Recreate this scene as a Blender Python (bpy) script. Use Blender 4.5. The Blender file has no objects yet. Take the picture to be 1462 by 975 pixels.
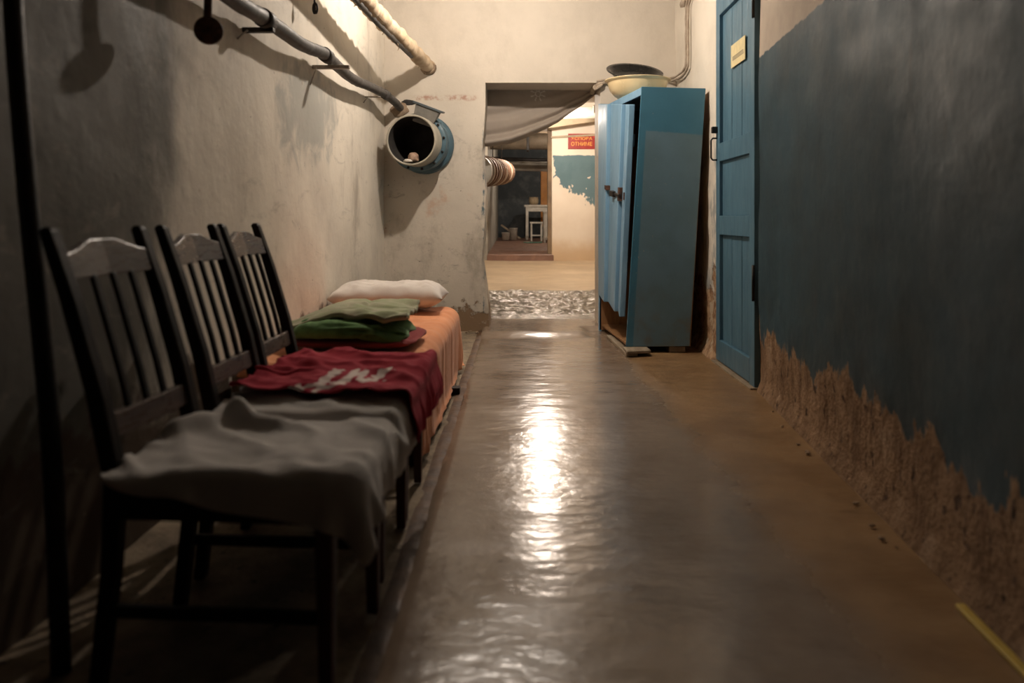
import bpy, bmesh, math, random
import numpy as np
from mathutils import Vector, Matrix, noise as mnoise

random.seed(7)
SC = bpy.context.scene
COL = SC.collection

# ------------------------------------------------------------------ camera
F_PX = 1100.0
cam_d = bpy.data.cameras.new('camera')
cam = bpy.data.objects.new('camera', cam_d)
COL.objects.link(cam)
cam.location = (0, 0, 1.0)
cam.rotation_euler = (math.radians(90), 0, 0)
cam_d.sensor_width = 36.0
cam_d.lens = 36.0 * F_PX / 1462.0
cam_d.shift_x = -(740 - 731) / 1462.0
cam_d.shift_y = -(487.5 - 311) / 1462.0
cam_d.clip_start = 0.05
cam_d.dof.use_dof = True
cam_d.dof.focus_distance = 6.0
cam_d.dof.aperture_fstop = 1.8
SC.camera = cam

# ------------------------------------------------------------------ world + exposure
w = bpy.data.worlds.new('world')
SC.world = w
w.use_nodes = True
w.node_tree.nodes['Background'].inputs[0].default_value = (0.9, 0.8, 0.7, 1)
w.node_tree.nodes['Background'].inputs[1].default_value = 0.0
SC.view_settings.view_transform = 'Standard'
SC.view_settings.look = 'None'
SC.view_settings.gamma = 1.0
SC.view_settings.use_curve_mapping = False
SC.view_settings.exposure = 0.0
SC.cycles.adaptive_threshold = 0.05
SC.cycles.max_bounces = 6
SC.cycles.diffuse_bounces = 3

LAMP_A = dict(pos=(-0.12, 5.25, 2.88), watts=126, col=(1.0, 0.875, 0.755))     # bulb of the corridor
LAMP_B = dict(pos=(0.31, 10.0, 2.33), watts=135, col=(1.0, 0.84, 0.70))     # bulb of the next room
LAMP_C = dict(pos=(0.95, 14.6, 2.30), watts=60, col=(1.0, 0.86, 0.72))     # bulb of the end room


# ------------------------------------------------------------------ helpers
def P(x, y, Y):
    """a pixel of the photograph at depth Y -> world point"""
    return Vector(((x - 740) * Y / F_PX, Y, 1.0 - (y - 311) * Y / F_PX))

OFF = {}

def tag(o, label=None, cat=None, group=None, kind=None):
    if label: o['label'] = label
    if cat: o['category'] = cat
    if group: o['group'] = group
    if kind: o['kind'] = kind
    return o

def thing(name, loc, label, cat, group=None):
    o = bpy.data.objects.new(name, None)
    o.empty_display_size = 0.1
    o.location = loc
    COL.objects.link(o)
    OFF[o] = Vector(loc)
    return tag(o, label, cat, group)

def link(name, me, mat, parent=None, smooth=False):
    o = bpy.data.objects.new(name, me)
    COL.objects.link(o)
    if mat is not None:
        if isinstance(mat, (list, tuple)):
            for m in mat: me.materials.append(m)
        else:
            me.materials.append(mat)
    if parent is not None:
        off = OFF.get(parent, Vector((0, 0, 0)))
        if off.length > 0:
            me.transform(Matrix.Translation(-off))
        o.parent = parent
        if parent.type != 'EMPTY':
            OFF[o] = off
        else:
            OFF[o] = off
    if smooth:
        me.polygons.foreach_set('use_smooth', [True] * len(me.polygons))
    return o

def fin(name, bm, mat, parent=None, smooth=False, bevel=0, seg=2, auto=None):
    bmesh.ops.recalc_face_normals(bm, faces=bm.faces[:])
    me = bpy.data.meshes.new(name)
    bm.to_mesh(me); bm.free()
    o = link(name, me, mat, parent, smooth)
    if bevel:
        m = o.modifiers.new('bevel', 'BEVEL'); m.width = bevel; m.segments = seg
        m.limit_method = 'ANGLE'; m.angle_limit = math.radians(35)
    return o

def raw(name, verts, faces, mat, parent=None, smooth=False):
    me = bpy.data.meshes.new(name)
    me.from_pydata([tuple(v) for v in verts], [], faces)
    me.update()
    return link(name, me, mat, parent, smooth)

def add_box(bm, x0, x1, y0, y1, z0, z1):
    v = [bm.verts.new(p) for p in ((x0,y0,z0),(x1,y0,z0),(x1,y1,z0),(x0,y1,z0),(x0,y0,z1),(x1,y0,z1),(x1,y1,z1),(x0,y1,z1))]
    for f in ((0,1,2,3),(4,5,6,7),(0,1,5,4),(1,2,6,5),(2,3,7,6),(3,0,4,7)):
        bm.faces.new([v[i] for i in f])

def add_hexa(bm, p):
    """eight corners: 0-3 one face, 4-7 the opposite one"""
    v = [bm.verts.new(q) for q in p]
    for f in ((0,1,2,3),(4,5,6,7),(0,1,5,4),(1,2,6,5),(2,3,7,6),(3,0,4,7)):
        bm.faces.new([v[i] for i in f])

def box(name, x0, x1, y0, y1, z0, z1, mat, parent=None, bevel=0.003):
    bm = bmesh.new(); add_box(bm, x0, x1, y0, y1, z0, z1)
    return fin(name, bm, mat, parent, bevel=bevel)

def hexa(name, p, mat, parent=None, bevel=0.003):
    bm = bmesh.new(); add_hexa(bm, p)
    return fin(name, bm, mat, parent, bevel=bevel)

def frames(pts):
    pts = [Vector(p) for p in pts]
    n = len(pts); out = []
    t0 = (pts[1] - pts[0]).normalized()
    up = Vector((0, 0, 1)) if abs(t0.z) < 0.9 else Vector((1, 0, 0))
    u = t0.cross(up).normalized()
    for i in range(n):
        a = pts[max(i-1, 0)]; b = pts[min(i+1, n-1)]
        t = (b - a).normalized()
        u = (u - t * u.dot(t)).normalized()
        out.append((pts[i], u, t.cross(u)))
    return out

def smooth_path(pts, k=6):
    """Catmull-Rom"""
    p = [Vector(q) for q in pts]
    p = [p[0]*2 - p[1]] + p + [p[-1]*2 - p[-2]]
    out = []
    for i in range(1, len(p)-2):
        for j in range(k):
            t = j / k
            a, b, c, d = p[i-1], p[i], p[i+1], p[i+2]
            out.append(0.5*((2*b) + (c-a)*t + (2*a-5*b+4*c-d)*t*t + (3*b-a-3*c+d)*t*t*t))
    out.append(p[-2].copy())
    return out

def add_tube(bm, pts, r, seg=12, cap=True, wob=0.0):
    fr = frames(pts); rings = []
    for i, (p, u, v) in enumerate(fr):
        ri = r[i] if isinstance(r, (list, tuple)) else r
        ring = []
        for s in range(seg):
            a = 2*math.pi*s/seg
            d = u*math.cos(a) + v*math.sin(a)
            k = ri
            if wob:
                k += wob * mnoise.noise((p + d*ri) * 14.0)
            ring.append(bm.verts.new(p + d*k))
        rings.append(ring)
    for a, b in zip(rings, rings[1:]):
        for s in range(seg):
            bm.faces.new((a[s], a[(s+1) % seg], b[(s+1) % seg], b[s]))
    if cap:
        bm.faces.new(rings[0]); bm.faces.new(rings[-1][::-1])

def tube(name, pts, r, mat, parent=None, seg=12, wob=0.0, smooth=True):
    bm = bmesh.new(); add_tube(bm, pts, r, seg, wob=wob)
    return fin(name, bm, mat, parent, smooth)

def add_lathe(bm, prof, seg=40, M=Matrix.Identity(4)):
    rings = []
    for r, z in prof:
        if r < 1e-6:
            rings.append([bm.verts.new(M @ Vector((0, 0, z)))])
        else:
            rings.append([bm.verts.new(M @ Vector((r*math.cos(2*math.pi*s/seg), r*math.sin(2*math.pi*s/seg), z))) for s in range(seg)])
    for a, b in zip(rings, rings[1:]):
        for s in range(seg):
            t = (s+1) % seg
            if len(a) == 1 and len(b) == 1: continue
            if len(a) == 1: bm.faces.new((a[0], b[t], b[s]))
            elif len(b) == 1: bm.faces.new((a[s], a[t], b[0]))
            else: bm.faces.new((a[s], a[t], b[t], b[s]))

def lathe(name, prof, mat, parent=None, seg=40, M=Matrix.Identity(4), smooth=True):
    bm = bmesh.new(); add_lathe(bm, prof, seg, M)
    return fin(name, bm, mat, parent, smooth)

def grid(name, fn, nu, nv, mat, parent=None, smooth=True):
    """fn(i/nu, j/nv) -> point"""
    verts = [fn(i/nu, j/nv) for j in range(nv+1) for i in range(nu+1)]
    faces = [(j*(nu+1)+i, j*(nu+1)+i+1, (j+1)*(nu+1)+i+1, (j+1)*(nu+1)+i) for j in range(nv) for i in range(nu)]
    return raw(name, verts, faces, mat, parent, smooth)

def fbm(p, s, o=4):
    return mnoise.fractal(Vector(p)*s, 1.0, 2.0, o)


# ------------------------------------------------------------------ node materials
class NB:
    def __init__(self, name):
        self.m = bpy.data.materials.new(name)
        self.m.use_nodes = True
        self.nt = self.m.node_tree
        self.b = self.nt.nodes['Principled BSDF']
        self._obj = None
    def n(self, t, **kw):
        nd = self.nt.nodes.new(t)
        for k, v in kw.items(): setattr(nd, k, v)
        return nd
    def put(self, sock, v):
        if v is None: return
        if isinstance(v, bpy.types.NodeSocket): self.nt.links.new(v, sock)
        else:
            try: sock.default_value = v
            except Exception: sock.default_value = tuple(v) + (1,) if len(v) == 3 else v
    def co(self, scale=(1, 1, 1), loc=(0, 0, 0)):
        if self._obj is None:
            self._obj = self.n('ShaderNodeTexCoord').outputs['Object']
        mp = self.n('ShaderNodeMapping')
        self.put(mp.inputs['Vector'], self._obj)
        mp.inputs['Scale'].default_value = scale
        mp.inputs['Location'].default_value = loc
        return mp.outputs[0]
    def xyz(self):
        s = self.n('ShaderNodeSeparateXYZ')
        self.put(s.inputs[0], self.co())
        return s.outputs
    def noise(self, scale=5, detail=5, rough=0.55, vec=None, dist=0.0):
        nd = self.n('ShaderNodeTexNoise')
        nd.inputs['Scale'].default_value = scale; nd.inputs['Detail'].default_value = detail
        nd.inputs['Roughness'].default_value = rough; nd.inputs['Distortion'].default_value = dist
        self.put(nd.inputs['Vector'], vec if vec is not None else self.co())
        return nd.outputs['Fac']
    def voro(self, scale=5, vec=None, feature='F1'):
        nd = self.n('ShaderNodeTexVoronoi', feature=feature)
        nd.inputs['Scale'].default_value = scale
        self.put(nd.inputs['Vector'], vec if vec is not None else self.co())
        return nd.outputs['Distance']
    def ma(self, op, a, b=None, c=None, clamp=False):
        nd = self.n('ShaderNodeMath', operation=op, use_clamp=clamp)
        self.put(nd.inputs[0], a)
        if b is not None: self.put(nd.inputs[1], b)
        if c is not None: self.put(nd.inputs[2], c)
        return nd.outputs[0]
    def step(self, v, lo, hi):
        """0 below lo, 1 above hi"""
        nd = self.n('ShaderNodeMapRange', interpolation_type='SMOOTHSTEP')
        self.put(nd.inputs[0], v)
        nd.inputs[1].default_value = lo; nd.inputs[2].default_value = hi
        nd.inputs[3].default_value = 0; nd.inputs[4].default_value = 1
        return nd.outputs[0]
    def rng(self, v, lo, hi, a, b):
        nd = self.n('ShaderNodeMapRange')
        self.put(nd.inputs[0], v)
        for i, q in enumerate((lo, hi, a, b)): nd.inputs[i+1].default_value = q
        return nd.outputs[0]
    def mix(self, f, a, b):
        nd = self.n('ShaderNodeMix', data_type='RGBA')
        self.put(nd.inputs['Factor'], f)
        def c4(c): return c if isinstance(c, bpy.types.NodeSocket) else (tuple(c) + (1,) if len(c) == 3 else c)
        self.put(nd.inputs['A'] if False else nd.inputs[6], c4(a))
        self.put(nd.inputs[7], c4(b))
        return nd.outputs[2]
    def bump(self, h, strength=0.5, dist=0.01, prev=None):
        nd = self.n('ShaderNodeBump')
        nd.inputs['Strength'].default_value = strength; nd.inputs['Distance'].default_value = dist
        self.put(nd.inputs['Height'], h)
        if prev is not None: self.put(nd.inputs['Normal'], prev)
        return nd.outputs[0]
    def attr(self, name):
        return self.n('ShaderNodeAttribute', attribute_name=name).outputs
    def out(self, color=None, rough=None, metal=None, normal=None, spec=None, coat=None):
        i = self.b.inputs
        if color is not None: self.put(i['Base Color'], color if isinstance(color, bpy.types.NodeSocket) else tuple(color) + (1,))
        if rough is not None: self.put(i['Roughness'], rough)
        if metal is not None: self.put(i['Metallic'], metal)
        if normal is not None: self.put(i['Normal'], normal)
        if spec is not None: self.put(i['Specular IOR Level'], spec)
        if coat is not None: self.put(i['Coat Weight'], coat)
        return self.m

def simple(name, c1, c2, rough=0.6, scale=8, metal=0.0, bump=0.25, bscale=60, stretch=(1, 1, 1), spec=None):
    b = NB(name)
    v = b.co(stretch)
    f = b.step(b.noise(scale, 6, 0.6, v), 0.35, 0.65)
    col = b.mix(f, c1, c2)
    nr = b.bump(b.noise(bscale, 4, 0.6, v), bump, 0.004)
    rg = b.rng(b.noise(scale*2.3, 4, 0.6, v), 0.3, 0.7, max(rough-0.1, 0.05), min(rough+0.1, 1))
    return b.out(col, rg, metal, nr, spec)

M = {}
def build_materials():
    # whitewashed plaster of the left wall
    b = NB('plaster_left')
    x, y, z = b.xyz()
    cream = b.mix(b.step(b.noise(1.6, 6, 0.6), 0.35, 0.7), (0.76, 0.69, 0.585), (0.64, 0.58, 0.495))
    dirt = b.step(b.noise(2.2, 9, 0.68, b.co((1, 1, 0.45), (3, 1, 2))), 0.52, 0.74)
    col = b.mix(b.ma('MULTIPLY', dirt, 0.75), cream, (0.33, 0.28, 0.22))
    # bare grey cement patch and old grey paint nearer the camera, deepened to imitate the light falling off
    d = b.ma('ADD', b.ma('POWER', b.ma('MULTIPLY', b.ma('SUBTRACT', y, 4.45), 1.5), 2), b.ma('POWER', b.ma('MULTIPLY', b.ma('SUBTRACT', z, 1.60), 3.4), 2))
    d = b.ma('SUBTRACT', b.ma('SQRT', d), b.ma('MULTIPLY', b.ma('SUBTRACT', b.noise(4.5, 5, 0.6, None, 0.6), 0.5), 2.2))
    patch = b.ma('SUBTRACT', 1.0, b.step(d, 0.55, 1.15))
    col = b.mix(b.ma('MULTIPLY', patch, 0.8), col, (0.36, 0.36, 0.33))
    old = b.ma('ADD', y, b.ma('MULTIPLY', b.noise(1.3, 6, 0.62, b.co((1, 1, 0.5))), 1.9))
    col = b.mix(b.ma('MULTIPLY', b.ma('SUBTRACT', 1.0, b.step(old, 3.35, 3.9)), 0.85), col, (0.048, 0.049, 0.042))  # old paint, darkened and widened to imitate the light falling off
    rust = b.step(b.noise(3.1, 8, 0.7, b.co((1, 1.6, 0.3), (7, 2, 0))), 0.63, 0.75)
    col = b.mix(b.ma('MULTIPLY', rust, 0.6), col, (0.30, 0.19, 0.11))
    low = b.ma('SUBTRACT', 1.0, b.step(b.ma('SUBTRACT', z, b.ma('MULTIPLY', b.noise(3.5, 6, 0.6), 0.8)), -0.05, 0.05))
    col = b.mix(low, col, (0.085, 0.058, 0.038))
    spots = b.step(b.noise(26, 3, 0.5), 0.72, 0.76)
    col = b.mix(b.ma('MULTIPLY', spots, 0.6), col, (0.2, 0.14, 0.1))
    sc = b.step(b.noise(5.5, 9, 0.72, b.co((1, 0.5, 1.3), (2, 8, 4)), 0.8), 0.54, 0.70)
    col = b.mix(b.ma('MULTIPLY', sc, 0.45), col, (0.36, 0.32, 0.27))
    nr = b.bump(b.noise(2.4, 5, 0.5), 0.55, 0.04)
    nr = b.bump(b.noise(9, 4, 0.5), 0.3, 0.008, nr)
    nr = b.bump(b.noise(40, 4, 0.6), 0.15, 0.003, nr)
    M['plaster_left'] = b.out(col, b.rng(b.noise(3), 0.3, 0.7, 0.5, 0.75), None, nr, 0.3)

    # back wall: cleaner cream upper half, dirt and bare brick lower down
    b = NB('plaster_back')
    x, y, z = b.xyz()
    cream = b.mix(b.step(b.noise(1.4, 5, 0.6), 0.35, 0.7), (0.64, 0.57, 0.48), (0.56, 0.50, 0.42))
    lower = b.ma('SUBTRACT', 1.0, b.step(b.ma('ADD', z, b.ma('MULTIPLY', b.noise(2.5, 5, 0.6), 0.5)), 1.9, 2.35))
    dirt = b.step(b.noise(3.0, 9, 0.7, b.co((1.2, 1, 0.7))), 0.46, 0.70)
    col = b.mix(b.ma('MULTIPLY', b.ma('MULTIPLY', dirt, b.ma('MAXIMUM', lower, 0.22)), 0.9), cream, (0.36, 0.31, 0.25))
    sm = b.step(b.noise(7.5, 8, 0.72, b.co((1, 1, 1.6), (4, 0, 3)), 0.7), 0.56, 0.70)
    col = b.mix(b.ma('MULTIPLY', b.ma('MULTIPLY', sm, lower), 0.6), col, (0.30, 0.26, 0.215))
    band = b.ma('MULTIPLY', b.ma('SUBTRACT', 1.0, b.step(b.ma('ABSOLUTE', b.ma('SUBTRACT', b.ma('ADD', z, b.ma('MULTIPLY', b.ma('SUBTRACT', b.noise(9), 0.5), 0.05)), 2.075)), 0.006, 0.035)),
                b.ma('MULTIPLY', b.step(x, -1.0, -0.9), b.ma('SUBTRACT', 1.0, b.step(x, -0.42, -0.34))))
    brick = b.ma('MULTIPLY', band, b.step(b.noise(16, 7, 0.75), 0.40, 0.62))
    col = b.mix(b.ma('MULTIPLY', brick, 0.75), col, (0.33, 0.14, 0.085))
    # chips along the door opening show older blue paint
    edge = b.ma('ADD', b.ma('ABSOLUTE', b.ma('SUBTRACT', x, -0.31)), b.ma('MULTIPLY', b.noise(13, 6, 0.7, b.co((1, 1, 0.55))), 0.17))
    em = b.ma('MULTIPLY', b.ma('SUBTRACT', 1.0, b.step(edge, 0.072, 0.095)), b.ma('SUBTRACT', 1.0, b.step(z, 1.6, 1.95)))
    col = b.mix(em, col, (0.11, 0.15, 0.17))
    low = b.ma('MULTIPLY', b.ma('SUBTRACT', 1.0, b.step(x, 0.2, 0.3)), b.ma('SUBTRACT', 1.0, b.step(b.ma('SUBTRACT', z, b.ma('MULTIPLY', b.noise(6, 7, 0.7), 1.0)), -0.36, -0.30)))
    col = b.mix(low, col, (0.26, 0.17, 0.10))
    pink = b.step(b.noise(4, 5, 0.6, b.co((1, 1, 1), (2, 5, 9))), 0.6, 0.72)
    col = b.mix(b.ma('MULTIPLY', pink, b.ma('MULTIPLY', lower, 0.5)), col, (0.52, 0.30, 0.19))
    cr = b.ma('SUBTRACT', 1.0, b.step(b.noise(40, 3, 0.5), 0.26, 0.31))
    col = b.mix(b.ma('MULTIPLY', cr, lower), col, (0.15, 0.12, 0.1))
    nr = b.bump(b.noise(2.5, 6, 0.55), 0.4, 0.025)
    nr = b.bump(b.noise(30, 5, 0.65), 0.35, 0.005, nr)
    nr = b.bump(low, 0.6, -0.012, nr)
    M['plaster_back'] = b.out(col, 0.7, None, nr, 0.3)

    # right wall: dark blue oil paint, bare brown plaster at the foot, beige above the paint line
    b = NB('paint_right')
    x, y, z = b.xyz()
    blue = b.mix(b.step(b.noise(2.0, 7, 0.62), 0.3, 0.72), (0.034, 0.070, 0.092), (0.026, 0.046, 0.056))
    blue = b.mix(b.ma('MULTIPLY', b.step(b.noise(7, 8, 0.7, b.co((1, 1, 0.35))), 0.58, 0.75), 0.6), blue, (0.040, 0.043, 0.040))
    n1 = b.noise(2.6, 8, 0.66, b.co((1, 1, 0.55)))
    n2 = b.noise(9.0, 5, 0.6, b.co((1, 1, 0.3), (4, 4, 0)))
    h = b.ma('ADD', b.ma('MULTIPLY', n1, 0.75), b.ma('MULTIPLY', n2, 0.28))
    peel = b.ma('SUBTRACT', 1.0, b.step(b.ma('SUBTRACT', z, h), -0.185, -0.165))
    brown = b.mix(b.step(b.noise(9, 7, 0.7, b.co((1, 1, 0.4))), 0.35, 0.68), (0.33, 0.21, 0.125), (0.17, 0.10, 0.055))
    brown = b.mix(b.step(b.noise(24, 4, 0.6, b.co((1, 1, 0.6))), 0.60, 0.66), brown, (0.07, 0.04, 0.025))
    brown = b.mix(b.ma('MULTIPLY', b.step(b.noise(4, 4, 0.6, b.co((1, 1, 0.8), (0, 9, 0))), 0.58, 0.66), 0.7), brown, (0.42, 0.295, 0.20))
    col = b.mix(peel, blue, brown)
    top = b.step(b.ma('ADD', z, b.ma('MULTIPLY', b.ma('SUBTRACT', b.noise(12, 5, 0.6), 0.5), 0.05)), 1.915, 1.925)
    beige = b.mix(b.step(b.noise(3, 5), 0.4, 0.65), (0.44, 0.37, 0.30), (0.36, 0.30, 0.24))
    col = b.mix(top, col, beige)
    bare = b.ma('MULTIPLY', peel, 1.0)
    nr = b.bump(b.noise(3.5, 5, 0.55), 0.45, 0.02)
    nr = b.bump(b.noise(22, 4, 0.6, b.co((1, 1, 0.6))), 0.3, 0.006, nr)
    nr = b.bump(b.ma('MULTIPLY', b.noise(16, 6, 0.7), bare), 0.9, 0.03, nr)
    nr = b.bump(peel, 0.8, -0.006, nr)
    rg = b.ma('MAXIMUM', b.ma('MAXIMUM', b.rng(b.noise(5, 5), 0.3, 0.7, 0.44, 0.66), b.ma('MULTIPLY', peel, 0.9)), b.ma('MULTIPLY', top, 0.8))
    M['paint_right'] = b.out(col, rg, None, nr, 0.22)

    # strip of wall between the door and the corner
    b = NB('plaster_corner')
    x, y, z = b.xyz()
    cream = b.mix(b.step(b.noise(2, 5), 0.35, 0.7), (0.72, 0.65, 0.55), (0.62, 0.56, 0.47))
    grey = b.ma('MULTIPLY', b.step(b.noise(5, 8, 0.7, b.co((1, 1, 0.45))), 0.5, 0.62), b.ma('SUBTRACT', 1.0, b.step(z, 1.1, 2.0)))
    col = b.mix(b.ma('MULTIPLY', grey, 0.75), cream, (0.22, 0.25, 0.26))
    low = b.ma('SUBTRACT', 1.0, b.step(b.ma('SUBTRACT', z, b.ma('MULTIPLY', b.noise(4, 7, 0.7), 0.9)), 0.05, 0.10))
    br = b.mix(b.step(b.noise(16, 6, 0.7), 0.42, 0.62), (0.50, 0.33, 0.20), (0.20, 0.10, 0.05))
    br = b.mix(b.step(b.noise(7, 5, 0.6, b.co((1, 1, 1), (2, 2, 2))), 0.55, 0.6), br, (0.52, 0.42, 0.30))
    col = b.mix(low, col, br)
    nr = b.bump(b.noise(18, 6, 0.7), 0.5, 0.012)
    nr = b.bump(low, 0.8, -0.012, nr)
    M['plaster_corner'] = b.out(col, 0.75, None, nr, 0.3)

    # polished floor, grey in the middle, brown paint towards the right wall
    b = NB('floor_paint')
    x, y, z = b.xyz()
    grey = b.mix(b.step(b.noise(2.2, 7, 0.62), 0.32, 0.7), (0.275, 0.205, 0.150), (0.205, 0.147, 0.105))
    grey = b.mix(b.ma('MULTIPLY', b.step(b.noise(7, 8, 0.7), 0.55, 0.75), 0.5), grey, (0.14, 0.105, 0.08))
    edge = b.ma('ADD', b.ma('ADD', x, b.ma('MULTIPLY', y, 0.012)), b.ma('MULTIPLY', b.ma('SUBTRACT', b.noise(3, 6, 0.6), 0.5), 0.22))
    brown = b.mix(b.step(b.noise(3.5, 6, 0.62), 0.35, 0.65), (0.285, 0.172, 0.082), (0.205, 0.117, 0.053))
    bm_ = b.step(edge, 0.76, 0.94)
    col = b.mix(bm_, grey, brown)
    dark = b.step(b.noise(14, 3, 0.5), 0.73, 0.77)
    col = b.mix(b.ma('MULTIPLY', dark, 0.6), col, (0.06, 0.045, 0.035))
    nr = b.bump(b.noise(5.5, 4, 0.55, b.co((0.8, 1.4, 1))), 0.34, 0.020)
    nr = b.bump(b.noise(16, 4, 0.55), 0.08, 0.006, nr)
    nr = b.bump(b.noise(90, 3, 0.6), 0.12, 0.002, nr)
    rg = b.ma('ADD', b.rng(b.noise(4, 5, 0.6), 0.3, 0.7, 0.145, 0.25), b.ma('MULTIPLY', bm_, 0.18))
    M['floor_paint'] = b.out(col, rg, None, nr, 0.5)

    b = NB('rough_concrete')
    col = b.mix(b.step(b.noise(6, 8, 0.7), 0.35, 0.65), (0.33, 0.255, 0.175), (0.19, 0.145, 0.10))
    col = b.mix(b.step(b.noise(18, 6, 0.7), 0.6, 0.68), col, (0.08, 0.06, 0.045))
    nr = b.bump(b.noise(14, 8, 0.7), 0.7, 0.02)
    M['rough_concrete'] = b.out(col, 0.85, None, nr, 0.3)
    M['seam'] = simple('seam', (0.13, 0.065, 0.028), (0.07, 0.035, 0.018), 0.7, 9, bump=0.6, bscale=40)

    # next room
    b = NB('crumpled_lino')
    col = b.mix(b.step(b.noise(5, 6, 0.65), 0.35, 0.65), (0.38, 0.34, 0.28), (0.27, 0.24, 0.20))
    v = b.co((1.0, 1.7, 1))
    nr = b.bump(b.noise(10, 4, 0.6, v, 1.6), 0.5, 0.03)
    M['lino'] = b.out(col, 0.16, None, nr, 0.9)
    b = NB('beige_floor')
    col = b.mix(b.step(b.noise(3, 7, 0.65, b.co((0.7, 1.5, 1))), 0.35, 0.65), (0.56, 0.44, 0.30), (0.44, 0.34, 0.225))
    nr = b.bump(b.noise(8, 6, 0.6, b.co((0.8, 1.6, 1))), 0.4, 0.02)
    M['beige_floor'] = b.out(col, 0.42, None, nr, 0.5)
    M['red_floor'] = simple('red_floor', (0.27, 0.15, 0.105), (0.19, 0.105, 0.075), 0.45, 5, bump=0.3, bscale=18)
    b = NB('sign_wall_paint')
    x, y, z = b.xyz()
    white = b.mix(b.step(b.noise(2, 5), 0.35, 0.65), (0.78, 0.70, 0.59), (0.72, 0.63, 0.52))
    u = b.ma('ADD', z, b.ma('MULTIPLY', b.ma('SUBTRACT', b.noise(5, 5, 0.6), 0.5), 0.10))
    topm = b.ma('SUBTRACT', 1.0, b.step(u, 1.925, 1.935))
    lowline = b.ma('ADD', b.ma('MULTIPLY', b.ma('SUBTRACT', x, 0.62), -0.62), 1.52)        # lower edge of the teal falls to the right
    lowl = b.ma('ADD', lowline, b.ma('MULTIPLY', b.ma('SUBTRACT', b.noise(7, 7, 0.68, b.co((1.3, 1, 0.8))), 0.5), 0.75))
    lowm = b.step(b.ma('SUBTRACT', z, lowl), -0.01, 0.01)
    leftm = b.step(b.ma('ADD', x, b.ma('MULTIPLY', b.ma('SUBTRACT', b.noise(9, 5, 0.6), 0.5), 0.18)), 0.535, 0.545)
    holes = b.step(b.noise(8, 2, 0.4, b.co((1, 1, 1), (3, 0, 1))), 0.3, 0.32)
    teal = b.ma('MULTIPLY', b.ma('MULTIPLY', topm, lowm), b.ma('MULTIPLY', leftm, holes))
    strip = b.mix(b.step(b.noise(3), 0.4, 0.6), (0.095, 0.165, 0.19), (0.115, 0.19, 0.215))
    col = b.mix(teal, white, strip)
    st = b.ma('MULTIPLY', b.ma('SUBTRACT', 1.0, b.step(b.ma('ADD', z, b.ma('MULTIPLY', b.noise(3), 0.4)), 0.65, 0.95)), 0.75)
    col = b.mix(st, col, (0.58, 0.40, 0.22))
    cr = b.step(b.noise(13, 6, 0.7), 0.68, 0.72)
    col = b.mix(b.ma('MULTIPLY', cr, 0.5), col, (0.3, 0.25, 0.18))
    M['sign_wall'] = b.out(col, 0.65, None, b.bump(b.noise(9, 5), 0.3, 0.01), 0.3)
    M['white_wall'] = simple('white_wall', (0.66, 0.58, 0.47), (0.50, 0.43, 0.34), 0.7, 2.5, bump=0.3, bscale=14)
    M['grey_wall'] = simple('grey_wall', (0.42, 0.39, 0.33), (0.25, 0.235, 0.20), 0.7, 3, bump=0.4, bscale=14)
    b = NB('dark_blue_wall')
    col = b.mix(b.step(b.noise(4, 8, 0.7), 0.45, 0.72), (0.035, 0.045, 0.052), (0.11, 0.12, 0.12))
    M['dark_wall'] = b.out(col, 0.6, None, b.bump(b.noise(12), 0.4, 0.01))
    M['ceiling'] = simple('ceiling_whitewash', (0.62, 0.55, 0.45), (0.48, 0.42, 0.34), 0.8, 2.0, bump=0.3, bscale=12)
    M['tan'] = simple('tan_beam', (0.44, 0.36, 0.25), (0.33, 0.27, 0.185), 0.7, 4, bump=0.3, bscale=20)
    M['brown_ceiling'] = simple('brown_ceiling', (0.22, 0.155, 0.095), (0.12, 0.085, 0.055), 0.8, 3, bump=0.5, bscale=14)

    # furniture and things
    M['dark_wood'] = simple('dark_wood', (0.020, 0.011, 0.008), (0.010, 0.007, 0.005), 0.5, 5, bump=0.25, bscale=30, stretch=(6, 6, 1), spec=0.2)
    M['red_wood'] = simple('red_wood', (0.070, 0.018, 0.012), (0.04, 0.012, 0.009), 0.55, 5, bump=0.25, bscale=30, stretch=(6, 6, 1))
    M['locker_blue'] = simple('locker_blue', (0.225, 0.400, 0.560), (0.185, 0.345, 0.495), 0.5, 4, bump=0.25, bscale=24, stretch=(3, 3, 0.6))
    # side of the wardrobe: paler, greyer field low down, deeper teal along the top and front edge
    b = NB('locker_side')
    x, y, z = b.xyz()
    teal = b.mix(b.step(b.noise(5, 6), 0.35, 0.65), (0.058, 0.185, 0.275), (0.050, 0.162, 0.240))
    pale_low = b.mix(b.step(b.noise(4, 6, 0.6), 0.35, 0.65), (0.135, 0.222, 0.278), (0.118, 0.194, 0.232))
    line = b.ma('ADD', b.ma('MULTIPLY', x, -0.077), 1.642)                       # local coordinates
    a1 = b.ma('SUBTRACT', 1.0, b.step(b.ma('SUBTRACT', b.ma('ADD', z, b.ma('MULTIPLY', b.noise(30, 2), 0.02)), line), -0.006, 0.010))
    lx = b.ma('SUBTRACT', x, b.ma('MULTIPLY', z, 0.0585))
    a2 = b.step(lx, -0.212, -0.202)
    col = b.mix(b.ma('MULTIPLY', a1, a2), teal, pale_low)
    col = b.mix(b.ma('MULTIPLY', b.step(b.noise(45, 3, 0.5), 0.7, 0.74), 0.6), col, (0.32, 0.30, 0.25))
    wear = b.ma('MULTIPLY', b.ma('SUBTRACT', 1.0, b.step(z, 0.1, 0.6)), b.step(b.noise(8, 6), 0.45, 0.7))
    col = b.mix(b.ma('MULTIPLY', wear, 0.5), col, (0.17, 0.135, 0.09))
    M['locker_side'] = b.out(col, 0.42, None, b.bump(b.noise(20, 5), 0.2, 0.004), 0.5)
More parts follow.
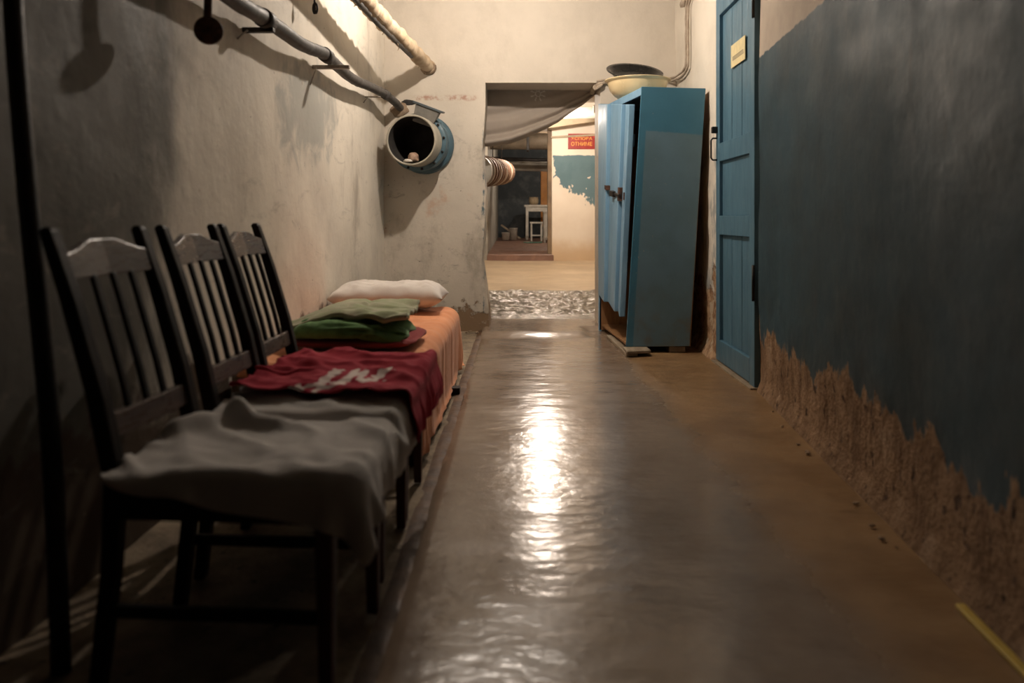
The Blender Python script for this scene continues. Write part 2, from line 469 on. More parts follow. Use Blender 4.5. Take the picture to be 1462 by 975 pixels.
    M['raw_wood'] = simple('raw_wood', (0.36, 0.185, 0.075), (0.24, 0.115, 0.045), 0.7, 4, bump=0.4, bscale=30, stretch=(5, 5, 0.8))
    M['plank'] = simple('plank', (0.34, 0.27, 0.19), (0.22, 0.165, 0.11), 0.8, 5, bump=0.5, bscale=40, stretch=(4, 1, 4))
    M['door_blue'] = simple('door_blue', (0.090, 0.190, 0.265), (0.070, 0.152, 0.214), 0.40, 5, bump=0.2, bscale=24, stretch=(3, 3, 0.5))
    M['black_iron'] = simple('black_iron', (0.014, 0.012, 0.011), (0.028, 0.022, 0.018), 0.5, 20, metal=0.3)
    M['rust_iron'] = simple('rust_iron', (0.13, 0.055, 0.03), (0.055, 0.03, 0.022), 0.7, 30, metal=0.3, bump=0.6)
    M['pipe_grey'] = simple('pipe_grey', (0.070, 0.064, 0.060), (0.048, 0.042, 0.039), 0.55, 9, bump=0.4, bscale=40)
    M['bar_grey'] = simple('bar_grey', (0.42, 0.37, 0.31), (0.27, 0.23, 0.19), 0.6, 14)
    M['wrap'] = simple('wrap', (0.58, 0.45, 0.31), (0.45, 0.33, 0.21), 0.85, 10, bump=0.8, bscale=30)
    M['duct_cream'] = simple('duct_cream', (0.42, 0.385, 0.31), (0.33, 0.30, 0.24), 0.5, 6, bump=0.2)
    M['duct_in'] = simple('duct_in', (0.03, 0.026, 0.022), (0.02, 0.018, 0.016), 0.8, 6)
    M['duct_blue'] = simple('duct_blue', (0.080, 0.145, 0.182), (0.062, 0.112, 0.140), 0.45, 10, bump=0.3)
    M['damper'] = simple('damper', (0.19, 0.18, 0.16), (0.13, 0.125, 0.115), 0.6, 10)
    M['flap'] = simple('flap', (0.075, 0.095, 0.105), (0.05, 0.062, 0.068), 0.5, 10)
    M['white_lump'] = simple('white_lump', (0.75, 0.70, 0.62), (0.6, 0.55, 0.48), 0.7, 20)
    M['brown_lump'] = simple('brown_lump', (0.33, 0.22, 0.155), (0.22, 0.145, 0.10), 0.7, 20)
    M['cable'] = simple('cable', (0.44, 0.36, 0.28), (0.33, 0.26, 0.195), 0.75, 14)
    M['enamel'] = simple('enamel', (0.80, 0.64, 0.38), (0.74, 0.58, 0.33), 0.22, 5, bump=0.05)
    M['black_enamel'] = simple('black_enamel', (0.010, 0.010, 0.010), (0.018, 0.017, 0.016), 0.3, 8, bump=0.1)
    def cloth(name, c1, c2, sc=5, weave=300, br=0.25):
        b = NB(name)
        col = b.mix(b.step(b.noise(sc, 6, 0.6), 0.35, 0.65), c1, c2)
        nr = b.bump(b.noise(9, 4, 0.5), 0.3, 0.012)
        nr = b.bump(b.noise(weave, 2, 0.5), br, 0.002, nr)
        m = b.out(col, 0.9, None, nr, 0.15)
        b.b.inputs['Sheen Weight'].default_value = 0.15
        return m
    M['grey_cloth'] = cloth('grey_cloth', (0.56, 0.525, 0.495), (0.48, 0.45, 0.42))
    M['orange_cloth'] = cloth('orange_cloth', (0.84, 0.37, 0.19), (0.74, 0.30, 0.145))
    M['white_cloth'] = cloth('white_cloth', (0.78, 0.72, 0.67), (0.70, 0.63, 0.58))
    M['green_pale'] = cloth('green_pale', (0.46, 0.44, 0.31), (0.33, 0.37, 0.21), 9)
    M['green'] = cloth('green', (0.17, 0.33, 0.12), (0.10, 0.19, 0.07), 12)
    M['olive'] = cloth('olive', (0.16, 0.155, 0.075), (0.11, 0.105, 0.05), 12)
    M['red_plain'] = cloth('red_plain', (0.33, 0.045, 0.045), (0.25, 0.035, 0.035))
    M['mattress'] = cloth('mattress', (0.30, 0.22, 0.17), (0.24, 0.17, 0.13))
    b = NB('red_print')
    a = b.attr('print')[2]
    mask = b.step(b.ma('ADD', a, b.ma('MULTIPLY', b.ma('SUBTRACT', b.noise(40, 3), 0.5), 0.25)), 0.45, 0.55)
    red = b.mix(b.noise(7, 5), (0.46, 0.035, 0.062), (0.34, 0.026, 0.046))
    col = b.mix(mask, red, (0.80, 0.68, 0.63))
    nr = b.bump(b.noise(9, 4), 0.3, 0.012); nr = b.bump(b.noise(300, 2), 0.25, 0.002, nr)
    M['red_print'] = b.out(col, 0.9, None, nr, 0.15)
    b = NB('curtain_cloth')
    a = b.attr('print')[2]
    c0 = b.mix(b.noise(4, 5), (0.44, 0.375, 0.315), (0.375, 0.32, 0.27))
    col = b.mix(b.ma('MULTIPLY', a, 0.8), c0, (0.70, 0.66, 0.60))
    M['curtain'] = b.out(col, 0.9, None, b.bump(b.noise(350, 2), 0.2, 0.002), 0.15)
    M['sign_red'] = simple('sign_red', (0.36, 0.030, 0.022), (0.29, 0.024, 0.020), 0.45, 6, bump=0.05)
    M['sign_gold'] = simple('sign_gold', (0.85, 0.42, 0.08), (0.80, 0.36, 0.06), 0.5, 20, bump=0.05)
    M['sign_star'] = simple('sign_star', (0.62, 0.06, 0.03), (0.55, 0.05, 0.03), 0.5, 20, bump=0.05)
    M['paper'] = simple('paper', (0.72, 0.61, 0.33), (0.62, 0.53, 0.30), 0.7, 25, bump=0.1)
    M['ink'] = simple('ink', (0.30, 0.25, 0.19), (0.22, 0.18, 0.14), 0.7, 25, bump=0.0)
    M['hose'] = simple('hose', (0.27, 0.15, 0.085), (0.16, 0.085, 0.05), 0.55, 10, bump=0.3)
    M['hose_pale'] = simple('hose_pale', (0.55, 0.45, 0.35), (0.42, 0.33, 0.25), 0.6, 10)
    M['white_paint'] = simple('white_paint', (0.66, 0.62, 0.54), (0.52, 0.48, 0.41), 0.5, 8)
    M['orange_board'] = simple('orange_board', (0.72, 0.30, 0.055), (0.62, 0.25, 0.045), 0.5, 5, bump=0.15)
    M['wicker'] = simple('wicker', (0.42, 0.32, 0.20), (0.30, 0.22, 0.13), 0.8, 30, bump=0.8)
    M['duct_metal'] = simple('duct_metal', (0.31, 0.25, 0.18), (0.20, 0.16, 0.115), 0.5, 5, bump=0.3)
    M['rope'] = simple('rope', (0.47, 0.39, 0.30), (0.36, 0.29, 0.22), 0.85, 30, bump=0.5)
    M['streak_yellow'] = simple('yellow_streak', (0.62, 0.45, 0.10), (0.50, 0.35, 0.07), 0.4, 10)
    M['rubble'] = simple('rubble', (0.34, 0.25, 0.17), (0.22, 0.15, 0.10), 0.9, 12, bump=0.6)
    M['green_rag'] = simple('green_rag', (0.10, 0.28, 0.20), (0.08, 0.22, 0.16), 0.8, 12)
    for k, L in (('bulb_a', LAMP_A), ('bulb_b', LAMP_B), ('bulb_c', LAMP_C)):
        b = NB(k)
        e = b.n('ShaderNodeEmission')
        e.inputs[0].default_value = L['col'] + (1,)
        r = 0.034
        e.inputs[1].default_value = L['watts'] / (math.pi * 4 * math.pi * r * r)
        b.nt.links.new(e.outputs[0], b.nt.nodes['Material Output'].inputs[0])
        M[k] = b.m
build_materials()

XL = -1.20      # left wall plane
YB = 6.90       # back wall, corridor side
YB2 = 7.40      # back wall, far side
XR = 1.41       # right wall between the door and the corner
HC = 3.05

# ------------------------------------------------------------------ structure
def wall_left_fn(u, v):
    y = -2.5 + u*(YB + 2.5); z = -0.02 + v*(HC + 0.02)
    return (XL + 0.012*fbm((0, y, z), 1.1), y, z)
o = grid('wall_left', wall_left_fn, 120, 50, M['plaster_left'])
tag(o, kind='structure')

DX0, DX1, DZ = -0.305, 0.735, 2.21     # door opening
bm = bmesh.new()
def cell(x0, x1, z0, z1): add_box(bm, x0, x1, YB, YB2, z0, z1)
def jamb(z): return DX0 + 0.03*(1 - z/DZ)      # the opening leans a little
# left pier (with a leaning edge), right pier, lintel
for k in range(11):
    za, zb = DZ*k/11 - (0.02 if k == 0 else 0), DZ*(k+1)/11
    e = lambda z: DX0 + 0.012*math.sin(z*7) + 0.018*mnoise.noise((3, 1, z*6)) + (0.045*(0.35-z)/0.35 if z < 0.35 else 0)
    add_hexa(bm, [(-2.6, YB, za), (e(za), YB, za), (e(za), YB2, za), (-2.6, YB2, za), (-2.6, YB, zb), (e(zb), YB, zb), (e(zb), YB2, zb), (-2.6, YB2, zb)])
cell(DX1, 3.2, -0.02, DZ)
cell(-2.6, 3.2, DZ, HC + 0.1)
bmesh.ops.remove_doubles(bm, verts=bm.verts[:], dist=1e-4)
wb = fin('wall_back', bm, M['plaster_back']); tag(wb, kind='structure')

# near right wall, running slightly inwards towards the camera
WY0, WY1 = -2.5, 4.44
def wr_x(y): return 1.00 + 0.088*y
def wall_right_fn(u, v):
    y = WY0 + u*(WY1 - WY0); z = -0.02 + v*(HC + 0.02)
    rec = max(0.0, 0.42 + 0.35*fbm((1, y, z*0.4), 2.0) - z)
    return (wr_x(y) + 0.015*fbm((5, y, z), 1.0) + min(rec, 0.12)*0.10 + (0.03*max(0, 0.08 - z)/0.08)*-1, y, z)
o = grid('wall_right', wall_right_fn, 230, 100, M['paint_right']); tag(o, kind='structure')
bm = bmesh.new(); add_box(bm, wr_x(WY1)+0.012, 1.6, WY1-0.02, WY1+0.005, -0.02, HC)
o = fin('wall_right_return', bm, M['paint_right']); tag(o, kind='structure')
def wall_corner_fn(u, v):
    y = WY1 + u*(YB - WY1); z = -0.02 + v*(HC + 0.02)
    n = 0.012*fbm((9, y*1.5, z), 2.5)
    foot = -0.05*max(0, 0.10 - z)/0.10
    return (XR + n + (foot if y > 5.42 else 0), y, z)
o = grid('wall_right_corner', wall_corner_fn, 60, 70, M['plaster_corner']); tag(o, kind='structure')
o = box('ceiling', -1.5, 2.0, -2.5, YB, HC, HC + 0.1, M['grey_wall'], bevel=0); tag(o, kind='structure')

SX = -0.315     # edge of the polished floor
def floor_fn(u, v):
    x = SX + u*(1.75 - SX); y = -2.5 + v*(YB2 + 2.5)
    z = 0.004*fbm((x, y, 0), 1.3, 3)
    sm = lambda t: max(0, min(1, t))**2*(3 - 2*max(0, min(1, t)))
    z += 0.030*sm((y - 6.36)/0.26)*(1 - sm((x - 0.52)/0.12)*(1 - sm((y - 6.86)/0.05)))        # low hump before the threshold, shaped to catch the next bulb's glint
    if u == 0: z -= 0.012
    x += 0.012*mnoise.noise((0, y*1.6, 4)) if u < 0.02 else 0
    return (x, y, z)
o = grid('floor', floor_fn, 90, 260, M['floor_paint']); tag(o, kind='structure')
def strip_fn(u, v):
    x = -1.25 + u*(SX - 0.03 + 1.25); y = -2.5 + v*(YB + 2.5)
    return (x, y, -0.016 + 0.012*fbm((x, y, 7), 3.0))
o = grid('floor_strip', strip_fn, 40, 260, M['rough_concrete']); tag(o, kind='structure')
def seam_fn(u, v):
    y = -2.5 + v*(YB + 2.5)
    x = SX - 0.045 + u*0.06 + 0.012*mnoise.noise((0, y*1.6, 4))
    return (x, y, -0.012 + 0.010*math.sin(u*math.pi)*0.6 + 0.006*fbm((x, y, 2), 8))
o = grid('floor_seam', seam_fn, 4, 260, M['seam']); tag(o, kind='structure')

# ---- next room: the floor climbs towards the white wall
YS = 11.5
def ramp(y): return 0.026 + 0.334*(y - YB2)/(YS - YB2)
def lino_fn(u, v):
    x = -0.63 + u*1.9; y = YB2 + v*(8.95 - YB2)
    h = 0.058*abs(fbm((x*1.2, y*2.2, 1), 3.0, 3)) + 0.02*abs(fbm((x*2, y*4, 5), 5, 2))
    k = min(1.0, v*6) * min(1, (1 - v)*8)
    return (x, y, ramp(y) + 0.004 + h*k)
o = grid('floor_lino', lino_fn, 190, 170, M['lino']); tag(o, kind='structure')
def beige_fn(u, v):
    x = -0.63 + u*3.35; y = 8.95 + v*(YS - 8.95)
    return (x, y, ramp(y) + 0.006*fbm((x, y, 3), 2.5))
o = grid('floor_beyond', beige_fn, 60, 60, M['beige_floor']); tag(o, kind='structure')
bm = bmesh.new(); add_hexa(bm, [(-0.47, YS-0.02, 0.3), (0.53, YS-0.02, 0.3), (0.53, YS+0.25, 0.3), (-0.47, YS+0.25, 0.3), (-0.47, YS, 0.455), (0.53, YS, 0.455), (0.53, YS+0.25, 0.46), (-0.47, YS+0.25, 0.46)])
o = fin('floor_step', bm, M['red_floor'], bevel=0.01); tag(o, kind='structure')
def far_fn(u, v):
    x = -0.47 + u*2.4; y = YS + 0.24 + v*(17.5 - YS - 0.24)
    return (x, y, 0.46 + 0.09*v + 0.01*fbm((x, y, 3), 2.0))
o = grid('floor_far', far_fn, 30, 40, M['red_floor']); tag(o, kind='structure')
o = box('wall_beyond', 0.50, 3.2, YS, YS+0.22, 0.2, 2.75, M['sign_wall'], bevel=0.01); tag(o, kind='structure')
o = box('wall_beyond_left', -0.80, -0.62, YB2, YS, -0.05, 2.9, M['grey_wall'], bevel=0); tag(o, kind='structure')
o = box('wall_far_left', -0.75, -0.46, YS, 17.5, -0.05, 2.9, M['grey_wall'], bevel=0); tag(o, kind='structure')
o = box('wall_beyond_right', 2.7, 2.85, YB2, YS, -0.05, 2.9, M['white_wall'], bevel=0); tag(o, kind='structure')
o = box('ceiling_beyond', -0.6, 3.2, YB2, YS+0.2, 2.72, 2.85, M['ceiling'], bevel=0); tag(o, kind='structure')
o = box('wall_far', -0.6, 2.2, 17.5, 17.6, 0.3, 2.8, M['dark_wall'], bevel=0); tag(o, kind='structure')
o = box('wall_far_right', 1.9, 2.0, YS+0.22, 17.5, 0.3, 2.8, M['grey_wall'], bevel=0); tag(o, kind='structure')
o = box('ceiling_far', -0.6, 2.2, YS+0.2, 17.6, 2.62, 2.72, M['brown_ceiling'], bevel=0); tag(o, kind='structure')
o = box('trim_1', 0.44, 0.50, YS+0.02, YS+0.20, 0.44, 2.6, M['brown_ceiling'], bevel=0.004); tag(o, kind='structure')
# sloping tan soffit and trim strip across the top of the white wall
bm = bmesh.new(); add_hexa(bm, [(0.44, YS-0.34, 2.30), (2.7, YS-0.34, 2.62), (2.7, YS-0.002, 2.62), (0.44, YS-0.002, 2.30), (0.44, YS-0.34, 2.42), (2.7, YS-0.34, 2.73), (2.7, YS-0.002, 2.73), (0.44, YS-0.002, 2.42)])
o = fin('beam_beyond', bm, M['tan'], bevel=0.006); tag(o, kind='structure')
bm = bmesh.new(); add_hexa(bm, [(0.49, YS-0.03, 2.185), (2.6, YS-0.03, 2.30), (2.6, YS-0.001, 2.30), (0.49, YS-0.001, 2.185), (0.49, YS-0.03, 2.215), (2.6, YS-0.03, 2.33), (2.6, YS-0.001, 2.33), (0.49, YS-0.001, 2.215)])
o = fin('trim_2', bm, M['tan'], bevel=0.004); tag(o, kind='structure')

# ------------------------------------------------------------------ door in the right wall
door = bpy.data.objects.new('door_1', None); COL.objects.link(door)
door.location = (1.395, 4.92, 0.0); OFF[door] = Vector(door.location)
tag(door, 'tall blue panelled door with a yellowed notice in the right wall', None, None, 'structure')
Y0, Y1 = 4.49, 5.36          # near (hinge) edge, far (lock) edge
XF = 1.375                   # door face
def dbox(name, ya, yb, za, zb, xa=XF, xb=1.415, mat='door_blue', bev=0.004, parent=door):
    return box(name, xa, xb, ya, yb, za, zb, M[mat], parent, bev)
dbox('stile', Y0, Y0+0.10, -0.0, 2.52); dbox('stile', Y1-0.09, Y1, 0.02, 2.52)
for za, zb in ((0.02, 0.165), (0.885, 1.015), (1.385, 1.51), (2.385, 2.52)):
    dbox('rail', Y0+0.10, Y1-0.09, za, zb)
def boards(za, zb, n, dx):
    w = (Y1 - 0.09 - Y0 - 0.10)/n
    for i in range(n):
        dbox('board', Y0+0.10+i*w+0.0015, Y0+0.10+(i+1)*w-0.0015, za, zb, XF+dx+0.002*(i % 2), 1.413, bev=0.004)
boards(0.165, 0.885, 6, 0.022); boards(1.015, 1.385, 1, 0.022); boards(1.51, 2.385, 6, 0.022)
dbox('threshold', Y0-0.02, Y1+0.02, -0.015, 0.012, 1.345, 1.42, 'rough_concrete', 0.004)
for zc in (2.27, 0.62):
    bm = bmesh.new(); add_box(bm, XF-0.004, XF+0.002, Y0-0.005, Y0+0.035, zc-0.10, zc+0.10)
    h = fin('hinge', bm, M['black_iron'], door, bevel=0.002)
    tube('pin', [(XF-0.008, Y0-0.004, zc-0.105), (XF-0.008, Y0-0.004, zc+0.105)], 0.008, M['black_iron'], h, 10)
hp = [(XF+0.003, Y1-0.03, 1.40), (XF-0.03, Y1-0.03, 1.40), (XF-0.042, Y1-0.03, 1.415), (XF-0.042, Y1-0.03, 1.535), (XF-0.03, Y1-0.03, 1.55), (XF+0.003, Y1-0.03, 1.55)]
o = tube('handle', hp, 0.006, M['black_iron'], door, 10); tag(o, 'black iron pull handle')
bm = bmesh.new(); add_box(bm, XF-0.038, XF+0.003, Y1-0.05, Y1-0.012, 1.585, 1.63)
lk = fin('lock', bm, M['black_iron'], door, bevel=0.006)
nt_ = box('notice', XF+0.0105, XF+0.0155, 4.71, 5.02, 1.972, 2.118, M['paper'], door, 0)
nt_['label'] = 'yellowed paper notice'
bm = bmesh.new()
rr = random.Random(3)
for k, zc in enumerate((2.014, 2.024, 2.034)):
    y = 4.985
    while y > 4.745:
        l = rr.uniform(0.008, 0.022)
        add_box(bm, XF+0.0095, XF+0.0105, y-l, y, zc, zc+0.0055); y -= l + 0.005
fin('print', bm, M['ink'], nt_)

# ------------------------------------------------------------------ wardrobe
wd = thing('wardrobe', (1.05, 6.2, 0.0), 'crooked blue wooden wardrobe propped on boards beside the doorway', 'wardrobe')
L = M['locker_blue']
nb = 0.048
# near side: leaning panel facing the camera
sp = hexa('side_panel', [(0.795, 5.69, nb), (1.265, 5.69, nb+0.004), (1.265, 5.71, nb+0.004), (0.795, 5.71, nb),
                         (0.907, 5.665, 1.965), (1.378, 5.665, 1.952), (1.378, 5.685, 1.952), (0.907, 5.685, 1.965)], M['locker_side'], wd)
hexa('side_panel', [(0.715, 6.80, 0.01), (1.20, 6.80, 0.01), (1.20, 6.82, 0.01), (0.715, 6.82, 0.01),
                    (0.735, 6.80, 1.97), (1.22, 6.80, 1.97), (1.22, 6.82, 1.97), (0.735, 6.82, 1.97)], M['raw_wood'], wd)
hexa('back_panel', [(1.262, 5.71, nb), (1.198, 6.80, 0.03), (1.21, 6.80, 0.03), (1.277, 5.71, nb),
                    (1.366, 5.685, 1.95), (1.215, 6.80, 1.96), (1.228, 6.80, 1.96), (1.380, 5.685, 1.95)], M['raw_wood'], wd)
hexa('bottom_panel', [(0.81, 5.71, nb), (1.26, 5.71, nb), (1.19, 6.80, 0.04), (0.74, 6.80, 0.04),
                      (0.81, 5.71, nb+0.02), (1.26, 5.71, nb+0.02), (1.19, 6.80, 0.06), (0.74, 6.80, 0.06)], M['raw_wood'], wd)
hexa('top_panel', [(0.912, 5.685, 1.935), (1.362, 5.685, 1.93), (1.215, 6.80, 1.945), (0.745, 6.80, 1.95),
                   (0.912, 5.685, 1.955), (1.362, 5.685, 1.95), (1.215, 6.80, 1.965), (0.745, 6.80, 1.97)], L, wd)
hexa('top_rail', [(0.905, 5.69, 1.905), (0.93, 5.69, 1.905), (0.755, 6.80, 1.915), (0.73, 6.80, 1.915),
                  (0.905, 5.69, 1.963), (0.93, 5.69, 1.963), (0.755, 6.80, 1.972), (0.73, 6.80, 1.972)], L, wd)
o = hexa('corner_post', [(0.712, 6.80, 0.0), (0.735, 6.80, 0.0), (0.735, 6.86, 0.0), (0.712, 6.86, 0.0),
                     (0.712, 6.80, 1.99), (0.735, 6.80, 1.99), (0.735, 6.86, 1.99), (0.712, 6.86, 1.99)], L, wd)
# sagging door of three wide boards, hinged on the far post, standing a little proud
def wdoor(u, v, t):
    far_b, far_t = Vector((0.716, 6.79, 0.330)), Vector((0.716, 6.79, 2.005))
    nr_b, nr_t = Vector((0.798, 5.74, 0.262)), Vector((0.868, 5.72, 1.842))
    a = far_b.lerp(nr_b, u); b_ = far_t.lerp(nr_t, u)
    return a.lerp(b_, v) + Vector((-t, 0, 0))
wdo = bpy.data.objects.new('wardrobe_door', None); COL.objects.link(wdo); wdo.parent = wd; OFF[wdo] = OFF[wd]
for a, c, t in ((0.0, 0.397, (0.012, 0.042)), (0.400, 0.797, (0.012, 0.042)), (0.80, 1.0, (0.012, 0.046))):
    drop = 0.0
    ta, tc = t
    pts = [wdoor(a, 0, 0), wdoor(c, 0, 0), wdoor(c, 0, tc), wdoor(a, 0, ta), wdoor(a, 1, 0), wdoor(c, 1, 0), wdoor(c, 1, tc), wdoor(a, 1, ta)]
    if a > 0: 
        for i in (0, 3): pts[i] = pts[i] + Vector((0, 0, 0.012))
    hexa('board', pts, L, wdo, 0.006)
hexa('batten', [wdoor(0.03, 0.80, 0), wdoor(0.97, 0.80, 0), wdoor(0.97, 0.80, -0.02), wdoor(0.03, 0.80, -0.02),
                wdoor(0.03, 0.86, 0), wdoor(0.97, 0.86, 0), wdoor(0.97, 0.86, -0.02), wdoor(0.03, 0.86, -0.02)], L, wdo)
def onw(u, v, t=0.026): return wdoor(u, v, t)
def plate(name, u0, u1, v0, v1, t0, t1, mat, parent):
    return hexa(name, [onw(u0, v0, t0), onw(u1, v0, t0), onw(u1, v0, t1), onw(u0, v0, t1), onw(u0, v1, t0), onw(u1, v1, t0), onw(u1, v1, t1), onw(u0, v1, t1)], M[mat], parent, 0.002)
plate('latch_plate', 0.79, 0.835, 0.535, 0.60, 0.012, 0.046, 'rust_iron', wdo)
plate('latch_plate', 0.965, 0.995, 0.55, 0.585, 0.030, 0.050, 'rust_iron', wdo)
plate('latch_bar', 0.62, 0.84, 0.555, 0.570, 0.030, 0.052, 'black_iron', wdo)
plate('padlock', 0.60, 0.70, 0.548, 0.575, 0.030, 0.062, 'black_iron', wdo)
plate('keyhole_plate', 0.37, 0.45, 0.568, 0.590, 0.012, 0.047, 'rust_iron', wdo)

def floor_board(pts, z0, z1, label):
    bm = bmesh.new()
    add_hexa(bm, [(x, y, z0) for x, y in pts] + [(x, y, z1) for x, y in pts])
    o = fin('floor_plank', bm, M['plank'], None, bevel=0.004)
    return tag(o, label, 'plank', 'boards propping up the wardrobe')
floor_board([(0.775, 5.54), (0.86, 5.54), (0.815, 6.42), (0.735, 6.42)], 0.002, 0.026, 'long weathered board on the floor under the front edge of the wardrobe')
floor_board([(0.775, 5.50), (0.955, 5.545), (0.95, 5.72), (0.775, 5.70)], 0.027, 0.047, 'short weathered board lying crosswise under the near corner of the wardrobe')
floor_board([(1.12, 5.72), (1.24, 5.72), (1.24, 6.2), (1.12, 6.2)], 0.002, 0.046, 'shadowed block under the wardrobe towards the wall')

# ------------------------------------------------------------------ basin and black pan on the wardrobe
bc = Vector((0.975, 6.30, 1.966))
prof = [(0.0, 0.002), (0.12, 0.0), (0.15, 0.004), (0.19, 0.03), (0.225, 0.075), (0.243, 0.125), (0.247, 0.143), (0.268, 0.150), (0.270, 0.156), (0.262, 0.158), (0.240, 0.150), (0.236, 0.13), (0.216, 0.078), (0.182, 0.036), (0.14, 0.010), (0.0, 0.008)]
bas = thing('enamel_basin', bc, 'cream enamel basin standing on top of the blue wardrobe', 'basin')
lathe('bowl', prof, M['enamel'], bas, 56, Matrix.Translation(bc))
lathe('chip', [(0.0, 0.004), (0.010, 0.003), (0.011, 0.0)], M['black_iron'], bas, 10,
      Matrix.Translation(bc + Vector((-0.072, -0.178, 0.045))) @ Matrix.Rotation(math.radians(118), 4, 'X'))
Mp = Matrix.Translation((0.955, 6.335, 2.185)) @ Matrix.Rotation(math.radians(4), 4, 'Y') @ Matrix.Rotation(math.radians(27), 4, 'X')
bm = bmesh.new()
add_lathe(bm, [(0.0, -0.030), (0.15, -0.030), (0.175, -0.024), (0.205, 0.010), (0.232, 0.016), (0.234, 0.021), (0.203, 0.018), (0.170, -0.016), (0.150, -0.022), (0.0, -0.022)], 56, Mp)
o = fin('round_pan', bm, M['black_enamel'], None, True)
tag(o, 'black round pan lying tilted inside the cream basin', 'pan')

# ------------------------------------------------------------------ vent duct in the back wall
axis_a = Vector((-0.835, YB, 1.655)); axis_b = Vector((-0.893, 6.41, 1.648))
dirv = (axis_b - axis_a).normalized()
R = dirv.to_track_quat('Z', 'Y').to_matrix().to_4x4()
MV = Matrix.Translation(axis_a) @ R
ln = (axis_b - axis_a).length
vent = thing('vent_duct', axis_a, 'round cream vent pipe with a blue flange sticking out of the wall', 'vent')
lathe('tube', [(0.213, 0.02), (0.213, ln-0.004), (0.210, ln), (0.200, ln), (0.196, ln-0.006)], M['duct_cream'], vent, 64, MV)
lathe('lining', [(0.196, ln-0.006), (0.196, 0.03), (0.0, 0.03)], M['duct_in'], vent, 64, MV)
fl = lathe('flange', [(0.214, 0.235), (0.247, 0.235), (0.250, 0.24), (0.250, 0.262), (0.247, 0.267), (0.214, 0.267)], M['duct_blue'], vent, 64, MV)
for k in range(12):
    a = 2*math.pi*(k + 0.3)/12
    lathe('bolt', [(0.011, 0.265), (0.011, 0.277), (0.0, 0.279)], M['black_iron'], fl, 8, MV @ Matrix.Translation((0.233*math.cos(a), 0.233*math.sin(a), 0)))
lathe('collar', [(0.228, 0.0), (0.232, 0.06), (0.232, 0.236), (0.214, 0.236)], M['duct_blue'], vent, 48, MV)
lathe('wall_ring', [(0.265, 0.0), (0.265, 0.015), (0.255, 0.035), (0.230, 0.05)], M['duct_blue'], vent, 48, MV)
# flap stub on the top of the duct
tp = Vector((-0.80, 6.62, 1.86)); e1 = Vector((0.90, 0.05, -0.33)).normalized(); up = Vector((0.30, -0.1, 0.9)).normalized()
e2 = e1.cross(up).normalized(); up = e2.cross(e1).normalized()
def frust(b0, b1, t0, t1, h0, h1):
    c = []
    for (s, t, h) in ((b0, b1, h0), (t0, t1, h1)):
        for a, d in ((-1, -1), (1, -1), (1, 1), (-1, 1)):
            c.append(tp + e1*(a*s) + e2*(d*t) + up*h)
    return c
hexa('stub', frust(0.085, 0.07, 0.105, 0.09, -0.06, 0.085), M['damper'], vent, 0.003)
hexa('flap', frust(0.135, 0.10, 0.135, 0.10, 0.086, 0.104), M['flap'], vent, 0.003)

def lump(name, c, r, mat, label, cat, sc=(1, 1, 1), seed=0, sub=3):
    bm = bmesh.new()
    bmesh.ops.create_icosphere(bm, subdivisions=sub, radius=1.0)
    for v in bm.verts:
        k = 1 + 0.32*mnoise.noise(v.co*1.6 + Vector((seed, 0, 0)))
        v.co = Vector((v.co.x*sc[0], v.co.y*sc[1], v.co.z*sc[2]))*r*k + Vector(c)
    o = fin(name, bm, mat, None, True)
    return tag(o, label, cat)
inn = axis_b - dirv*0.07
lump('crumpled_rag', inn + Vector((0.0, 0, -0.145)), 0.052, M['brown_lump'], 'small brown crumpled rag lying inside the vent pipe', 'rag', (1.0, 1, 0.85), 3)
lump('paper_wad', inn + Vector((-0.035, -0.035, -0.172)), 0.032, M['white_lump'], 'small white paper wad lying inside the mouth of the vent pipe', 'paper', (1.3, 1, 0.5), 9)

# ------------------------------------------------------------------ pipes on the left wall
pts = smooth_path([(-1.10, -1.2, 1.80), (-1.10, 1.5, 1.815), (-1.10, 2.9, 1.842), (-1.098, 3.35, 1.862), (-1.10, 3.9, 1.88), (-1.098, 4.35, 1.925), (-1.105, 4.75, 1.925), (-1.108, 5.2, 1.932), (-1.10, 5.7, 1.972), (-1.092, 6.2, 2.005), (-1.068, 6.55, 2.0), (-1.052, 6.93, 1.978)], 8)
dp = thing('sagging_pipe', (-1.10, 4.0, 1.85), 'dark grey sagging pipe running along the left wall to the vent', 'pipe')
tube('pipe_body', pts, 0.034, M['pipe_grey'], dp, 18, 0.004)
for (yc, rr_) in ((3.36, 0.041), (4.40, 0.041), (6.30, 0.039)):
    i = min(range(len(pts)), key=lambda k: abs(pts[k].y - yc))
    t = (pts[i+1] - pts[i]).normalized()
    tube('joint', [pts[i] - t*0.05, pts[i] + t*0.05], rr_, M['pipe_grey'], dp, 18)
# stained plaster around the hole where the pipe enters
lump('plaster_collar', (-1.06, YB-0.005, 1.97), 0.07, M['rubble'], 'crumbled brown plaster around the end of the dark pipe', 'plaster', (1.1, 0.35, 0.9), 5)

